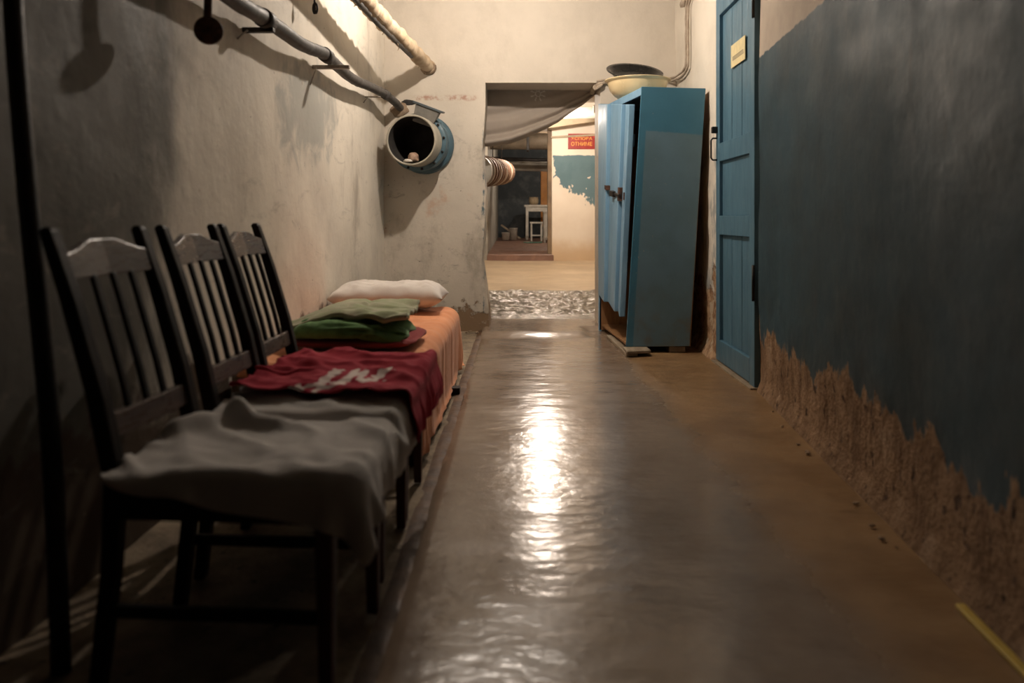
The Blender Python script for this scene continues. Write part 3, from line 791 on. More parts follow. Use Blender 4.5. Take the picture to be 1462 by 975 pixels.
lump('hole_shade', (-0.985, YB+0.004, 2.035), 0.045, M['duct_in'], 'black lump standing in for the shade of a hole in the plaster above the end of the dark pipe', 'hole', (1.7, 0.25, 0.55), 21)  # black lump on the plaster in place of a hole's shade
def bracket(y, z, x1, mat, label, wire=0.0, th=0.010, wd_=0.035):
    t = thing('pipe_bracket', (XL, y, z), label, 'bracket', 'brackets of the dark pipe')
    box('bar', XL-0.015, x1, y-wd_/2, y+wd_/2, z-th, z+th, M[mat], t, 0.003)
    if wire:
        tube('wire', smooth_path([(XL+0.03, y-0.03, z-0.008), (XL+0.02, y-0.06, z-wire*0.5), (XL+0.012, y-0.10, z-wire)], 4), 0.004, M['bar_grey'], t, 6)
    return t
bracket(3.36, 1.818, -1.065, 'black_iron', 'dark iron bracket under the dark pipe, beside the hanging disc', 0.06)
bracket(4.50, 1.880, -0.985, 'bar_grey', 'pale flat bracket bar sticking out past the dark pipe', 0.12)
bracket(6.02, 1.945, -1.075, 'bar_grey', 'thin bracket under the dark pipe close to the vent', 0.06, 0.005, 0.02)

# wrapped pale pipe higher up
pw = [(-0.80, YB+0.03, 2.352), (-0.87, 6.1, 2.358), (-0.94, 5.2, 2.36), (-0.985, 4.4, 2.362), (-1.0, 3.0, 2.365), (-1.0, 1.0, 2.365), (-1.0, -1.0, 2.365)]
pw = smooth_path(pw, 22)
wp = thing('wrapped_pipe', (-0.82, YB, 2.35), 'pale rag-wrapped pipe entering the back wall under the ceiling', 'pipe')
bm = bmesh.new()
rad = [0.056 + 0.006*math.sin(i*1.9) + 0.006*mnoise.noise((i*0.7, 0, 0)) for i in range(len(pw))]
add_tube(bm, pw, rad, 20, True, 0.016)
fin('wrapping', bm, M['wrap'], wp, True)
tube('pipe_core', [(-0.86, 6.2, 2.300), (-0.94, 5.2, 2.302), (-0.985, 4.4, 2.305), (-1.0, 3.0, 2.31), (-1.0, -1.0, 2.31)], 0.018, M['pipe_grey'], wp, 10)
bm = bmesh.new()
for k in range(14):
    i = 2 + k*5
    p = pw[i]; a = random.uniform(-2.4, -0.6)
    q = p + Vector((math.cos(a)*0.055, 0, math.sin(a)*0.055))
    d = Vector((math.cos(a), random.uniform(-0.3, 0.3), math.sin(a)))*random.uniform(0.015, 0.035)
    v = [bm.verts.new(q + Vector((0, -0.012, 0))), bm.verts.new(q + Vector((0, 0.012, 0))), bm.verts.new(q + d)]
    bm.faces.new(v)
fl_ = fin('torn_edge', bm, M['wrap'], wp); fl_['kind'] = 'stuff'
so = fl_.modifiers.new('s', 'SOLIDIFY'); so.thickness = 0.003
tube('end_collar', [(-0.808, YB-0.055, 2.345), (-0.800, YB+0.002, 2.335)], [0.055, 0.068], M['rubble'], wp, 14, 0.02)

# round disc on a rod, and the small hook
dc = Vector((-1.045, 2.60, 1.632))
t = thing('hanging_disc', dc, 'dark round disc hanging on a rod below the ceiling near the chairs', 'disc')
tube('rod', [dc + Vector((-0.004, 0, 0.04)), dc + Vector((0.004, 0, 0.30)), dc + Vector((-0.045, 0, 0.55)), dc + Vector((-0.05, 0.0, HC-dc.z-0.005))], 0.013, M['rust_iron'], t, 10)
lathe('disc', [(0.0, -0.012), (0.042, -0.012), (0.047, -0.006), (0.047, 0.006), (0.042, 0.012), (0.0, 0.012)], M['rust_iron'], t, 28,
      Matrix.Translation(dc) @ Matrix.Rotation(math.radians(90), 4, 'X') @ Matrix.Rotation(math.radians(25), 4, 'Y'))
hk = P(450, 20, 4.2)
path = [(hk.x, hk.y, HC), (hk.x, hk.y, 2.3)] + [(hk.x + 0.012*math.sin(a), hk.y, hk.z + 0.03 - 0.03*math.cos(a)) for a in [x*0.5 for x in range(0, 13)]]
path[1] = (hk.x - 0.003, hk.y, hk.z + 0.07)
o = tube('wire_hook', path, 0.0055, M['black_iron'], None, 8)
tag(o, 'thin dark wire hook dangling from the ceiling between the two pipes', 'hook')

# dark pole leaning on the left wall by the camera
o = tube('leaning_pole', smooth_path([(-1.02, 1.72, -0.01), (-1.055, 1.74, 0.5), (-1.125, 1.76, 1.1), (-1.165, 1.77, 1.6), (-1.165, 1.78, 2.1)], 6), 0.021, M['black_iron'], None, 12)
tag(o, 'black pole leaning upright against the left wall beside the first chair', 'pole')

# ------------------------------------------------------------------ cables in the right corner
ca = smooth_path([(1.385, 4.9, 2.97), (1.385, 5.7, 2.86), (1.387, 6.2, 2.76), (1.388, 6.30, 2.66), (1.388, 6.30, 2.30), (1.386, 6.32, 2.23), (1.38, 6.5, 2.195), (1.355, 6.82, 2.215), (1.25, 6.875, 2.228), (1.0, 6.878, 2.238), (0.80, 6.878, 2.232), (0.70, 6.87, 2.218)], 6)
o = tube('cable', ca, 0.0105, M['cable'], None, 10, 0.004); tag(o, 'pale painted cable dropping in the right corner and running behind the basin', 'cable')
cb = smooth_path([(1.385, 4.9, 3.01), (1.385, 5.6, 2.92), (1.387, 6.25, 2.80), (1.388, 6.375, 2.70), (1.388, 6.38, 2.32), (1.386, 6.42, 2.245), (1.375, 6.6, 2.228), (1.35, 6.84, 2.24), (1.2, 6.876, 2.252), (1.08, 6.878, 2.256)], 6)
o = tube('cable', cb, 0.009, M['cable'], None, 10, 0.004); tag(o, 'thinner painted cable beside the corner cable, ending behind the basin', 'cable')
lump('cable_clamp', (1.378, 6.44, 2.80), 0.05, M['cable'], 'lumpy painted cable junction high in the right corner', 'junction', (0.45, 1.6, 0.7), 12)

# ------------------------------------------------------------------ curtain in the doorway
CE = [(697, 209), (726, 205), (747, 197.5), (776, 184.6), (796, 174.5), (813, 161.6), (833, 148.7), (851, 134)]
YC = 7.30
def bottom_px(x):
    for (xa, ya), (xb, yb) in zip(CE, CE[1:]):
        if xa <= x <= xb:
            return ya + (yb - ya)*(x - xa)/(xb - xa)
    return CE[0][1] if x < CE[0][0] else CE[-1][1]
PR = []
def star(x, y):
    dx, dy = x - 768, y - 134
    r = math.hypot(dx, dy)
    if r > 11: return 0
    a = math.degrees(math.atan2(dy, dx)) % 45
    return 1.0 if (abs(a - 22) < 6 and r > 3.0) or 3 < r < 4.2 else 0.0
NU, NV = 170, 80
def curt(u, v):
    x = 690 + u*(853 - 690)
    yt = 112; yb = bottom_px(x)
    y = yt + v*(yb - yt)
    PR.append(star(x, y))
    p = P(x, y, YC)
    g = v**1.6
    k = (1 - u*0.75)
    dep = 0.040*g*math.sin(v**1.5*19 + 0.6*math.sin(u*5)) * k + 0.016*g*math.sin(v*38 + u*3)*k + 0.05*v*math.sin(u*2.2)
    dep += 0.012*fbm((x*0.02, y*0.02, 0), 1.0)
    p.y += dep - 0.03*g
    return p
cur = grid('doorway_curtain', curt, NU, NV, M['curtain'])
at = cur.data.attributes.new('print', 'FLOAT', 'POINT'); at.data.foreach_set('value', PR)
so = cur.modifiers.new('s', 'SOLIDIFY'); so.thickness = 0.004
tag(cur, 'grey brown cloth curtain pulled up and aside in the doorway', 'curtain')
bm = bmesh.new()
for k in range(3):
    path = [Vector((0.700 + 0.016*k + 0.022*math.cos(a), 6.90 + 0.05*math.sin(a), 2.18 + 0.036*math.sin(a + 0.5) + 0.010*k)) for a in [i*2*math.pi/16 for i in range(17)]]
    add_tube(bm, path, 0.010, 8, True)
add_tube(bm, smooth_path([(0.70, 7.30, 2.19), (0.705, 7.1, 2.20), (0.72, 6.885, 2.195), (0.80, 6.87, 2.215)], 6), [0.026]*10 + [0.018]*4 + [0.013]*5, 10)
fin('tie', bm, M['rope'], cur, True)

# ------------------------------------------------------------------ sign on the white wall beyond
sg = thing('wall_sign', (0.955, YS-0.012, 2.14), 'red sign with two rows of golden lettering on the white wall', 'sign')
sx0, sx1, sz0, sz1 = 0.742, 1.172, 2.025, 2.255
box('panel', sx0, sx1, YS-0.016, YS+0.001, sz0, sz1, M['sign_red'], sg, 0.003)
def text(s, cx, cz, width, height, parent, mat):
    c = bpy.data.curves.new('t', 'FONT'); c.body = s; c.align_x = 'CENTER'; c.align_y = 'CENTER'; c.extrude = 0.5*0.006; c.offset = 0.012
    ob = bpy.data.objects.new('t', c); COL.objects.link(ob)
    dg = bpy.context.evaluated_depsgraph_get()
    me = bpy.data.meshes.new_from_object(ob.evaluated_get(dg))
    bpy.data.objects.remove(ob)
    co = np.array([v.co[:] for v in me.vertices])
    lo, hi = co.min(0), co.max(0)
    co[:, 0] = (co[:, 0] - (lo[0]+hi[0])/2) * width/(hi[0]-lo[0])
    co[:, 1] = (co[:, 1] - (lo[1]+hi[1])/2) * height/(hi[1]-lo[1])
    for v, q in zip(me.vertices, co):
        v.co = (cx + q[0], YS - 0.017 - q[2]*0.4, cz + q[1])
    me.materials.clear()
    return link('lettering', me, mat, parent)
text('\u0425\u0421\u041f\u041e\u0412\u0410', 0.945, 2.182, 0.315, 0.046, sg, M['sign_gold'])
text('\u041e\u0422\u041d\u0418\u041c\u0415', 0.945, 2.103, 0.315, 0.060, sg, M['sign_gold'])
bm = bmesh.new()
sv = [bm.verts.new((1.135 + (0.030 if i % 2 == 0 else 0.012)*math.sin(i*math.pi/5), YS-0.0175, 2.212 + (0.030 if i % 2 == 0 else 0.012)*math.cos(i*math.pi/5))) for i in range(10)]
bm.faces.new(sv)
r_ = bmesh.ops.extrude_face_region(bm, geom=bm.faces[:]); bmesh.ops.translate(bm, verts=[g for g in r_['geom'] if isinstance(g, bmesh.types.BMVert)], vec=(0, 0.002, 0))
fin('emblem', bm, M['sign_star'], sg)

# ------------------------------------------------------------------ lamps
def lamp(name, Ld, zc, mat, label):
    p = Vector(Ld['pos'])
    t = thing(name, (p.x, p.y, zc), label, 'lamp', 'bare bulbs')
    tube('cord', [(p.x, p.y, zc), (p.x, p.y, p.z+0.10)], 0.004, M['black_iron'], t, 6)
    lathe('socket', [(0.0, 0.115), (0.017, 0.110), (0.020, 0.06), (0.020, 0.038), (0.0, 0.036)], M['black_iron'], t, 14, Matrix.Translation(p))
    bm = bmesh.new(); bmesh.ops.create_icosphere(bm, subdivisions=2, radius=0.034, matrix=Matrix.Translation(p))
    fin('bulb', bm, mat, t, True)
lamp('pendant_lamp', LAMP_A, HC, M['bulb_a'], 'bare bulb hanging from the corridor ceiling in front of the doorway')
lamp('pendant_lamp', LAMP_B, 2.72, M['bulb_b'], 'bare bulb hanging behind the doorway curtain before the white wall')
lamp('pendant_lamp', LAMP_C, 2.62, M['bulb_c'], 'bare bulb in the end room out of sight behind the white wall')

# ------------------------------------------------------------------ next room: hose, pipes
hs = thing('corrugated_hose', (-0.41, 7.66, 1.46), 'brown ribbed flexible duct hanging along the wall beyond the doorway', 'duct')
h0, h1 = Vector((-0.415, 7.66, 1.465)), Vector((-0.20, 11.0, 1.65))
hp_ = [h0.lerp(h1, i/60) for i in range(61)]
tube('hose_body', hp_, [0.150 + 0.012*(i % 2) for i in range(61)], M['hose'], hs, 26)
for k in range(11):
    i = 2 + k*5
    p = hp_[i]; q = hp_[i+1]
    tube('hoop', [p, p.lerp(q, 0.9)], 0.172, M['hose_pale'] if k % 3 == 0 else M['hose'], hs, 26)
tube('end_cap', [h0 - (h1-h0).normalized()*0.10, h0 + (h1-h0).normalized()*0.03], 0.158, M['white_paint'], hs, 26)

for i in (8, 30, 52):
    tube('hanger', [hp_[i] + Vector((0, 0, 0.16)), Vector((hp_[i].x, hp_[i].y, 2.725))], 0.006, M['black_iron'], hs, 6)
def pipe(name, pts, r, mat, label, cat='pipe', wob=0.0):
    o = tube(name, pts, r, mat, None, 16, wob); return tag(o, label, cat)
ad = pipe('air_duct', [(-0.46, 12.7, 2.26), (1.9, 12.7, 2.26)], 0.135, M['duct_metal'], 'thick brown duct crossing under the end room ceiling', 'duct')
box('strap', 0.135, 0.175, 12.55, 12.85, 2.10, 2.61, M['black_iron'], ad)
pipe('dark_pipe', [(-0.46, 13.2, 2.02), (0.3, 13.2, 1.99), (1.9, 13.2, 2.0)], 0.03, M['black_iron'], 'thin dark pipe crossing below the thick duct')
pipe('lagged_pipe', [(-0.46, 14.0, 1.93), (0.2, 14.0, 1.94), (1.0, 14.0, 1.90), (1.9, 14.0, 1.90)], 0.085, M['grey_wall'], 'grey lagged pipe crossing lowest in the end room', 'pipe', 0.04)
pipe('overhead_pipe', [(0.55, 10.3, 2.40), (2.7, 10.55, 2.46)], 0.075, M['grey_wall'], 'grey green pipe under the ceiling before the white wall')
pipe('overhead_pipe', [(0.9, 9.2, 2.30), (2.7, 9.3, 2.36)], 0.05, M['ceiling'], 'cream pipe under the ceiling just past the doorway')

# ------------------------------------------------------------------ end room furniture
def fz(y): return 0.46 + 0.09*(y - YS - 0.24)/(17.5 - YS - 0.24)
W = M['white_paint']
ty = 16.6; tz = fz(ty)
tb = thing('white_table', (0.40, ty, tz), 'white wooden table against the dark wall of the end room', 'table')
box('table_top', 0.13, 0.80, ty-0.25, ty+0.3, tz+0.70, tz+0.74, W, tb)
box('apron', 0.17, 0.76, ty-0.22, ty-0.19, tz+0.60, tz+0.70, W, tb)
for x in (0.16, 0.72):
    for y in (ty-0.22, ty+0.22):
        box('leg', x, x+0.055, y-0.027, y+0.027, tz, tz+0.70, W, tb)
sy = 15.9; sz = fz(sy)
st = thing('stool', (0.36, sy, sz), 'small white stool standing in front of the white table', 'stool')
box('seat', 0.24, 0.50, sy-0.15, sy+0.15, sz+0.36, sz+0.39, W, st)
for x in (0.255, 0.46):
    for y in (sy-0.12, sy+0.12):
        box('leg', x, x+0.03, y-0.015, y+0.015, sz, sz+0.36, W, st)
box('stretcher', 0.26, 0.48, sy-0.128, sy-0.112, sz+0.10, sz+0.13, W, st)
bp = Vector((0.33, 16.55, tz+0.741))
bk = thing('wicker_basket', bp, 'round woven basket standing on the white table', 'basket')
lathe('basket_body', [(0.0, 0.0), (0.075, 0.0), (0.10, 0.05), (0.105, 0.11), (0.09, 0.155), (0.085, 0.155), (0.08, 0.05), (0, 0.02)], M['wicker'], bk, 24, Matrix.Translation(bp))
lathe('basket_rim', [(0.085, 0.15), (0.098, 0.152), (0.098, 0.166), (0.085, 0.166), (0.085, 0.15)], M['wicker'], bk, 24, Matrix.Translation(bp))
cy = 15.0; cz = fz(cy)
cb_ = thing('bedside_cabinet', (0.58, cy, cz), 'narrow white cabinet at the edge of the white wall beyond', 'cabinet')
box('cabinet_body', 0.49, 0.80, cy-0.02, cy+0.35, cz+0.06, cz+0.60, W, cb_)
box('cabinet_top', 0.475, 0.815, cy-0.04, cy+0.36, cz+0.60, cz+0.63, W, cb_)
box('cabinet_door', 0.51, 0.78, cy-0.032, cy-0.021, cz+0.10, cz+0.56, W, cb_)
for x in (0.50, 0.755):
    for y in (cy, cy+0.3): box('leg', x, x+0.035, y, y+0.035, cz, cz+0.06, W, cb_)
o = box('tall_plank', 0.51, 0.655, 17.46, 17.499, 0.80, 2.22, M['orange_board'], None)
tag(o, 'tall narrow orange board fixed to the dark end wall', 'board')
for k, (x, y, h, lab) in enumerate(((-0.26, 16.0, 0.15, 'low white enamel pot on the floor by the dark end wall'), (-0.10, 16.1, 0.24, 'taller white bucket on the floor by the dark end wall'))):
    z = fz(y) + 0.012
    t = thing('bucket', (x, y, z), lab, 'bucket', 'white vessels in the end room')
    r = 0.085
    lathe('vessel', [(0, 0), (r*0.85, 0), (r, h), (r+0.008, h+0.004), (r+0.004, h+0.008), (r-0.006, h), (r*0.8, 0.01), (0, 0.01)], W, t, 28, Matrix.Translation((x, y, z)))
    tube('bail', [(x - r*math.cos(a), y - 0.02, z + h - 0.04 - 0.05*math.sin(a) if False else z + h + 0.07*math.sin(a)) for a in [i*math.pi/10 for i in range(11)]], 0.004, M['pipe_grey'], t, 6)
o = hexa('leaning_plank', [(-0.38, 16.5, fz(16.5)+0.30), (-0.36, 16.5, fz(16.5)+0.33), (-0.36, 16.6, fz(16.5)+0.33), (-0.38, 16.6, fz(16.5)+0.30),
                            (0.02, 16.5, fz(16.5)+0.015), (0.06, 16.5, fz(16.5)+0.03), (0.06, 16.6, fz(16.5)+0.03), (0.02, 16.6, fz(16.5)+0.015)], M['plank'], None)
tag(o, 'pale plank leaning behind the white buckets', 'plank')
o = grid('green_rag', lambda u, v: (0.10 + 0.36*u, 14.75 + 0.2*v, fz(15.2) + 0.014 + 0.012*fbm((u*4, v*4, 0), 1.5)), 16, 10, M['green_rag'])
so = o.modifiers.new('s', 'SOLIDIFY'); so.thickness = 0.004
tag(o, 'green rag lying on the floor of the end room', 'rag')

# ------------------------------------------------------------------ chairs
def make_chair():
    t = thing('dining_chair', (0, 0, 0), 'x', 'chair', 'dark wooden chairs along the left wall')
    D = M['dark_wood']
    # local: front +X, width along Y
    for s in (-1, 1):
        yb = s*0.172
        bm = bmesh.new()
        prof = [(-0.285, 0.0, 0.030), (-0.255, 0.25, 0.036), (-0.245, 0.44, 0.040), (-0.285, 0.62, 0.038), (-0.345, 0.82, 0.034), (-0.395, 0.965, 0.028), (-0.397, 0.975, 0.018)]
        prev = None
        for x, z, wdt in prof:
            h = 0.018 if z < 0.97 else 0.010
            cur_ = [bm.verts.new((x - wdt/2, yb - h, z)), bm.verts.new((x + wdt/2, yb - h, z)), bm.verts.new((x + wdt/2, yb + h, z)), bm.verts.new((x - wdt/2, yb + h, z))]
            if prev:
                for k in range(4): bm.faces.new((prev[k], prev[(k+1) % 4], cur_[(k+1) % 4], cur_[k]))
            else: bm.faces.new(cur_)
            prev = cur_
        bm.faces.new(prev)
        fin('back_post', bm, D, t, bevel=0.005)
        bm = bmesh.new()
        add_hexa(bm, [(0.205, s*0.185-0.014, 0), (0.233, s*0.185-0.014, 0), (0.233, s*0.185+0.014, 0), (0.205, s*0.185+0.014, 0),
                      (0.195, s*0.185-0.020, 0.43), (0.237, s*0.185-0.020, 0.43), (0.237, s*0.185+0.020, 0.43), (0.195, s*0.185+0.020, 0.43)])
        fin('front_leg', bm, M['red_wood'], t, bevel=0.004)
        box('side_apron', -0.23, 0.20, s*0.182-0.010, s*0.182+0.010, 0.365, 0.43, D, t)
        box('side_stretcher', -0.255, 0.21, s*0.182-0.009, s*0.182+0.009, 0.16, 0.185, D, t)
    box('front_apron', 0.208, 0.228, -0.17, 0.17, 0.365, 0.43, D, t)
    box('rear_apron', -0.255, -0.235, -0.16, 0.16, 0.365, 0.43, D, t)
    # seat with rounded front
    bm = bmesh.new()
    ol = [(-0.265, -0.19), (0.20, -0.208), (0.245, -0.188), (0.262, -0.10), (0.268, 0.0), (0.262, 0.10), (0.245, 0.188), (0.20, 0.208), (-0.265, 0.19)]
    lo = [bm.verts.new((x, y, 0.43)) for x, y in ol]; hi = [bm.verts.new((x, y, 0.455)) for x, y in ol]
    bm.faces.new(lo); bm.faces.new(hi)
    for k in range(len(ol)): bm.faces.new((lo[k], lo[(k+1) % len(ol)], hi[(k+1) % len(ol)], hi[k]))
    fin('seat', bm, M['red_wood'], t, bevel=0.006)
    def xb(z):      # back plane
        for (xa, za, _), (xc, zc, _) in zip(PB, PB[1:]):
            if za <= z <= zc: return xa + (xc - xa)*(z - za)/(zc - za)
        return PB[-1][0]
    PB = [(-0.285, 0.0, 0), (-0.255, 0.25, 0), (-0.245, 0.44, 0), (-0.285, 0.62, 0), (-0.345, 0.82, 0), (-0.395, 0.975, 0)]
    # crest rail: raised in the middle
    n = 14
    bm = bmesh.new(); prev = None
    for i in range(n+1):
        y = -0.156 + 0.312*i/n; k = 1 - abs(2*i/n - 1)
        zt = 0.918 + 0.028*min(1, (k*1.5))**1.5; zb = 0.862
        x1 = xb(zt); x0 = xb(zb); bow = -0.012*k
        c = [bm.verts.new((x0-0.010+bow, y, zb)), bm.verts.new((x0+0.010+bow, y, zb)), bm.verts.new((x1+0.010+bow, y, zt)), bm.verts.new((x1-0.010+bow, y, zt))]
        if prev:
            for q in range(4): bm.faces.new((prev[q], prev[(q+1) % 4], c[(q+1) % 4], c[q]))
        else: bm.faces.new(c)
        prev = c
    bm.faces.new(prev)
    fin('crest_rail', bm, M['crest'], t, bevel=0.003)
    za, zb = 0.525, 0.575
    hexa('lower_rail', [(xb(za)-0.010, -0.156, za), (xb(za)+0.010, -0.156, za), (xb(za)+0.010, 0.156, za), (xb(za)-0.010, 0.156, za),
                        (xb(zb)-0.010, -0.156, zb), (xb(zb)+0.010, -0.156, zb), (xb(zb)+0.010, 0.156, zb), (xb(zb)-0.010, 0.156, zb)], M['crest'], t)
    for yc in (-0.075, 0.0, 0.075):
        bm = bmesh.new(); prev = None
        for z in (0.57, 0.65, 0.72, 0.80, 0.868):
            x = xb(z)
            c = [bm.verts.new((x-0.006, yc-0.0085, z)), bm.verts.new((x+0.006, yc-0.0085, z)), bm.verts.new((x+0.006, yc+0.0085, z)), bm.verts.new((x-0.006, yc+0.0085, z))]
            if prev:
                for q in range(4): bm.faces.new((prev[q], prev[(q+1) % 4], c[(q+1) % 4], c[q]))
            else: bm.faces.new(c)
            prev = c
        bm.faces.new(prev)
        fin('spindle', bm, D, t, bevel=0.002)
    return t
M['crest'] = simple('crest_wood', (0.105, 0.062, 0.042), (0.075, 0.042, 0.028), 0.3, 5, bump=0.2, bscale=30, stretch=(6, 1, 6))

def copy_tree(o, parent=None):
    c = o.copy(); COL.objects.link(c); c.parent = parent
    for ch in list(o.children): copy_tree(ch, c)
    return c
ch0 = make_chair()
spots = [(-0.602, 1.80, -4, 'dark wooden chair nearest the camera, standing under the grey blanket'),
         (-0.602, 2.325, -1, 'dark wooden chair in the middle of the row of three'),
         (-0.602, 2.755, 0, 'dark wooden chair at the end of the row beside the bed')]
for i, (x, y, rz, lab) in enumerate(spots):
    c = ch0 if i == 0 else copy_tree(ch0)
    c.location = (x, y, -0.008); c.rotation_euler = (0, 0, math.radians(rz)); c['label'] = lab; c.scale = (1, 1, 1.014)

# ------------------------------------------------------------------ cloth by position based dynamics
def drape(P0, rest_u, rest_v, boxes, steps=160, iters=10, planes=(), thick=0.006, fric=0.75, grav=-0.0011, seed=0, stiff_bend=0.25, pin=None):
    """P0: (nu, nv, 3) start positions. boxes: (x0,x1,y0,y1,z0,z1,round)"""
    p = P0.copy(); prev = p.copy()
    B = [(np.array([(b[0]+b[1])/2, (b[2]+b[3])/2, (b[4]+b[5])/2]), np.array([(b[1]-b[0])/2, (b[3]-b[2])/2, (b[5]-b[4])/2]) - b[6], b[6]) for b in boxes]
    diag = math.hypot(rest_u, rest_v)
    def sat(a, b_, rest, k=1.0, only_stretch=False):
        d = b_ - a
        l = np.sqrt((d*d).sum(-1, keepdims=True)) + 1e-9
        c = (l - rest)
        if only_stretch: c = np.maximum(c, 0)
        corr = d*(c/l*0.5*k)
        a += corr; b_ -= corr
    for s in range(steps):
        v = (p - prev)*0.97
        prev = p.copy()
        p = p + v; p[..., 2] += grav
        for it in range(iters):
            for off in (0, 1):
                n = (p.shape[0] - off)//2*2
                A = p[off:off+n:2]; C = p[off+1:off+1+n:2]
                m = min(len(A), len(C)); sat(A[:m], C[:m], rest_u)
                n = (p.shape[1] - off)//2*2
                A = p[:, off:off+n:2]; C = p[:, off+1:off+1+n:2]
                m = min(A.shape[1], C.shape[1]); sat(A[:, :m], C[:, :m], rest_v)
            for off in (0, 1):
                A = p[off:-1:2, :-1]; C = p[off+1::2, 1:]; m = min(len(A), len(C)); sat(A[:m], C[:m], diag, 0.35)
                A = p[off:-1:2, 1:]; C = p[off+1::2, :-1]; m = min(len(A), len(C)); sat(A[:m], C[:m], diag, 0.35)
            if it % 3 == 0:
                for off in range(4):
                    A = p[off:-2:4]; C = p[off+2::4]; m = min(len(A), len(C)); sat(A[:m], C[:m], rest_u*2, stiff_bend)
                    A = p[:, off:-2:4]; C = p[:, off+2::4]; m = min(A.shape[1], C.shape[1]); sat(A[:, :m], C[:, :m], rest_v*2, stiff_bend)
        hit = np.zeros(p.shape[:2], bool)
        for c, h, r in B:
            q = p - c
            a = np.abs(q) - h
            out = np.maximum(a, 0)
            lo = np.sqrt((out*out).sum(-1))
            ins = np.minimum(a.max(-1), 0)
            d = lo + ins - r - thick
            m = d < 0
            if not m.any(): continue
            g = np.where((lo > 1e-6)[..., None], out/np.maximum(lo, 1e-6)[..., None], (a == a.max(-1, keepdims=True)).astype(float))
            g = g*np.sign(q)
            p[m] -= (g*d[..., None])[m]
            hit |= m
        for axis, val, sg_ in planes:
            m = (p[..., axis] - val)*sg_ < 0
            p[..., axis] = np.where(m, val, p[..., axis]); hit |= m
        prev[hit] = prev[hit]*(1-fric) + p[hit]*fric
        if pin is not None:
            p[pin, 0:2] = P0[pin, 0:2]; prev[pin, 0:2] = P0[pin, 0:2]
    return p

def cloth_obj(name, p, mat, label, cat, thick=0.006, sub=1, parent=None, attr=None):
    nu, nv = p.shape[:2]
    verts = [tuple(p[i, j]) for j in range(nv) for i in range(nu)]
    faces = [(j*nu+i, j*nu+i+1, (j+1)*nu+i+1, (j+1)*nu+i) for j in range(nv-1) for i in range(nu-1)]
    o = raw(name, verts, faces, mat, parent, True)
    if attr is not None:
        a = o.data.attributes.new('print', 'FLOAT', 'POINT')
        a.data.foreach_set('value', [float(attr[i, j]) for j in range(nv) for i in range(nu)])
    m = o.modifiers.new('s', 'SOLIDIFY'); m.thickness = thick; m.offset = 0
    if sub:
        m = o.modifiers.new('sub', 'SUBSURF'); m.levels = sub; m.render_levels = sub
    return tag(o, label, cat)

def sheet(x0, x1, y0, y1, z, h, sx=1.0, sy=1.0, zf=None):
    nx = int(round((x1-x0)/h)) + 1; ny = int(round((y1-y0)/h)) + 1
    X, Y = np.meshgrid(np.linspace(x0, x1, nx), np.linspace(y0, y1, ny), indexing='ij')
    Z = np.full_like(X, z)
    Z = Z + (zf(X, Y) if zf else 0)
    cx, cy = (x0+x1)/2, (y0+y1)/2
    p = np.stack([x1 + (X - x1)*sx if False else cx + (X-cx)*sx, cy + (Y-cy)*sy, Z], -1)
    return p, (x1-x0)/(nx-1), (y1-y0)/(ny-1), X, Y

seats = [(-0.87, -0.326, y-0.225, y+0.225, 0.36, 0.457, 0.012) for _, y, *_ in spots]
rng_ = np.random.default_rng(4)
def rumple(p, amp, sc, seed, zmin=0.40):
    q = p.copy(); nu, nv = p.shape[:2]
    for i in range(nu):
        for j in range(nv):
            x, y, z = p[i, j]
            n1 = 1 - abs(mnoise.fractal(Vector((x*sc + seed, y*sc*1.6 + 0.6*x*sc, seed)), 1.0, 2.0, 3))*1.6
            n2 = mnoise.fractal(Vector((x*sc*2.5 + seed, y*sc*2.5, seed + 4)), 1.0, 2.0, 2)
            d = amp*(max(0.0, n1)**2.5*0.8 + 0.25*n2 + 0.2)
            t = min(1, max(0, (z - zmin)/0.03))
            q[i, j, 2] += d*t
            q[i, j, 0] += d*(1 - t)*0.8
    return q
# grey blanket over the first two chairs
p, ru, rv, GX, GY = sheet(-0.865, -0.240, 1.510, 2.62, 0.50, 0.0165, 0.985, 0.97,
    lambda X, Y: 0.010*np.sin(X*17 + Y*9) + 0.008*np.sin(Y*23 - X*8) + 0.16*np.exp(-(((X+0.76)/0.07)**2 + ((Y-1.98 - (X+0.76)*1.2)/0.10)**2)))
p[..., 1] -= 0.30*(p[..., 0] + 0.62)*np.clip((2.25 - p[..., 1])/0.7, 0, 1)
pin = np.zeros(p.shape[:2], bool); pin[0, ::4] = True; pin[12, ::9] = True; pin[24, 8:-4:9] = True
gp = drape(p, ru, rv, seats, 150, 12, [(2, 0.01, 1)], pin=pin)
gp = rumple(gp, 0.020, 3.2, 1.0)
for (xa, ya, xb_, yb_, hh, ww) in ((-0.82, 1.86, -0.72, 1.98, 0.040, 0.032), (-0.72, 1.98, -0.60, 1.93, 0.036, 0.026)):      # bunched fold by the back posts
    dx_, dy_ = xb_ - xa, yb_ - ya
    tt = np.clip(((gp[..., 0]-xa)*dx_ + (gp[..., 1]-ya)*dy_)/(dx_*dx_ + dy_*dy_), 0, 1)
    dd = np.hypot(gp[..., 0] - xa - tt*dx_, gp[..., 1] - ya - tt*dy_)
    gp[..., 2] += hh*np.exp(-(dd/ww)**2.0)
cloth_obj('grey_blanket', gp, M['grey_cloth'], 'grey blanket spread over the seats of the two nearer chairs', 'blanket', 0.008)

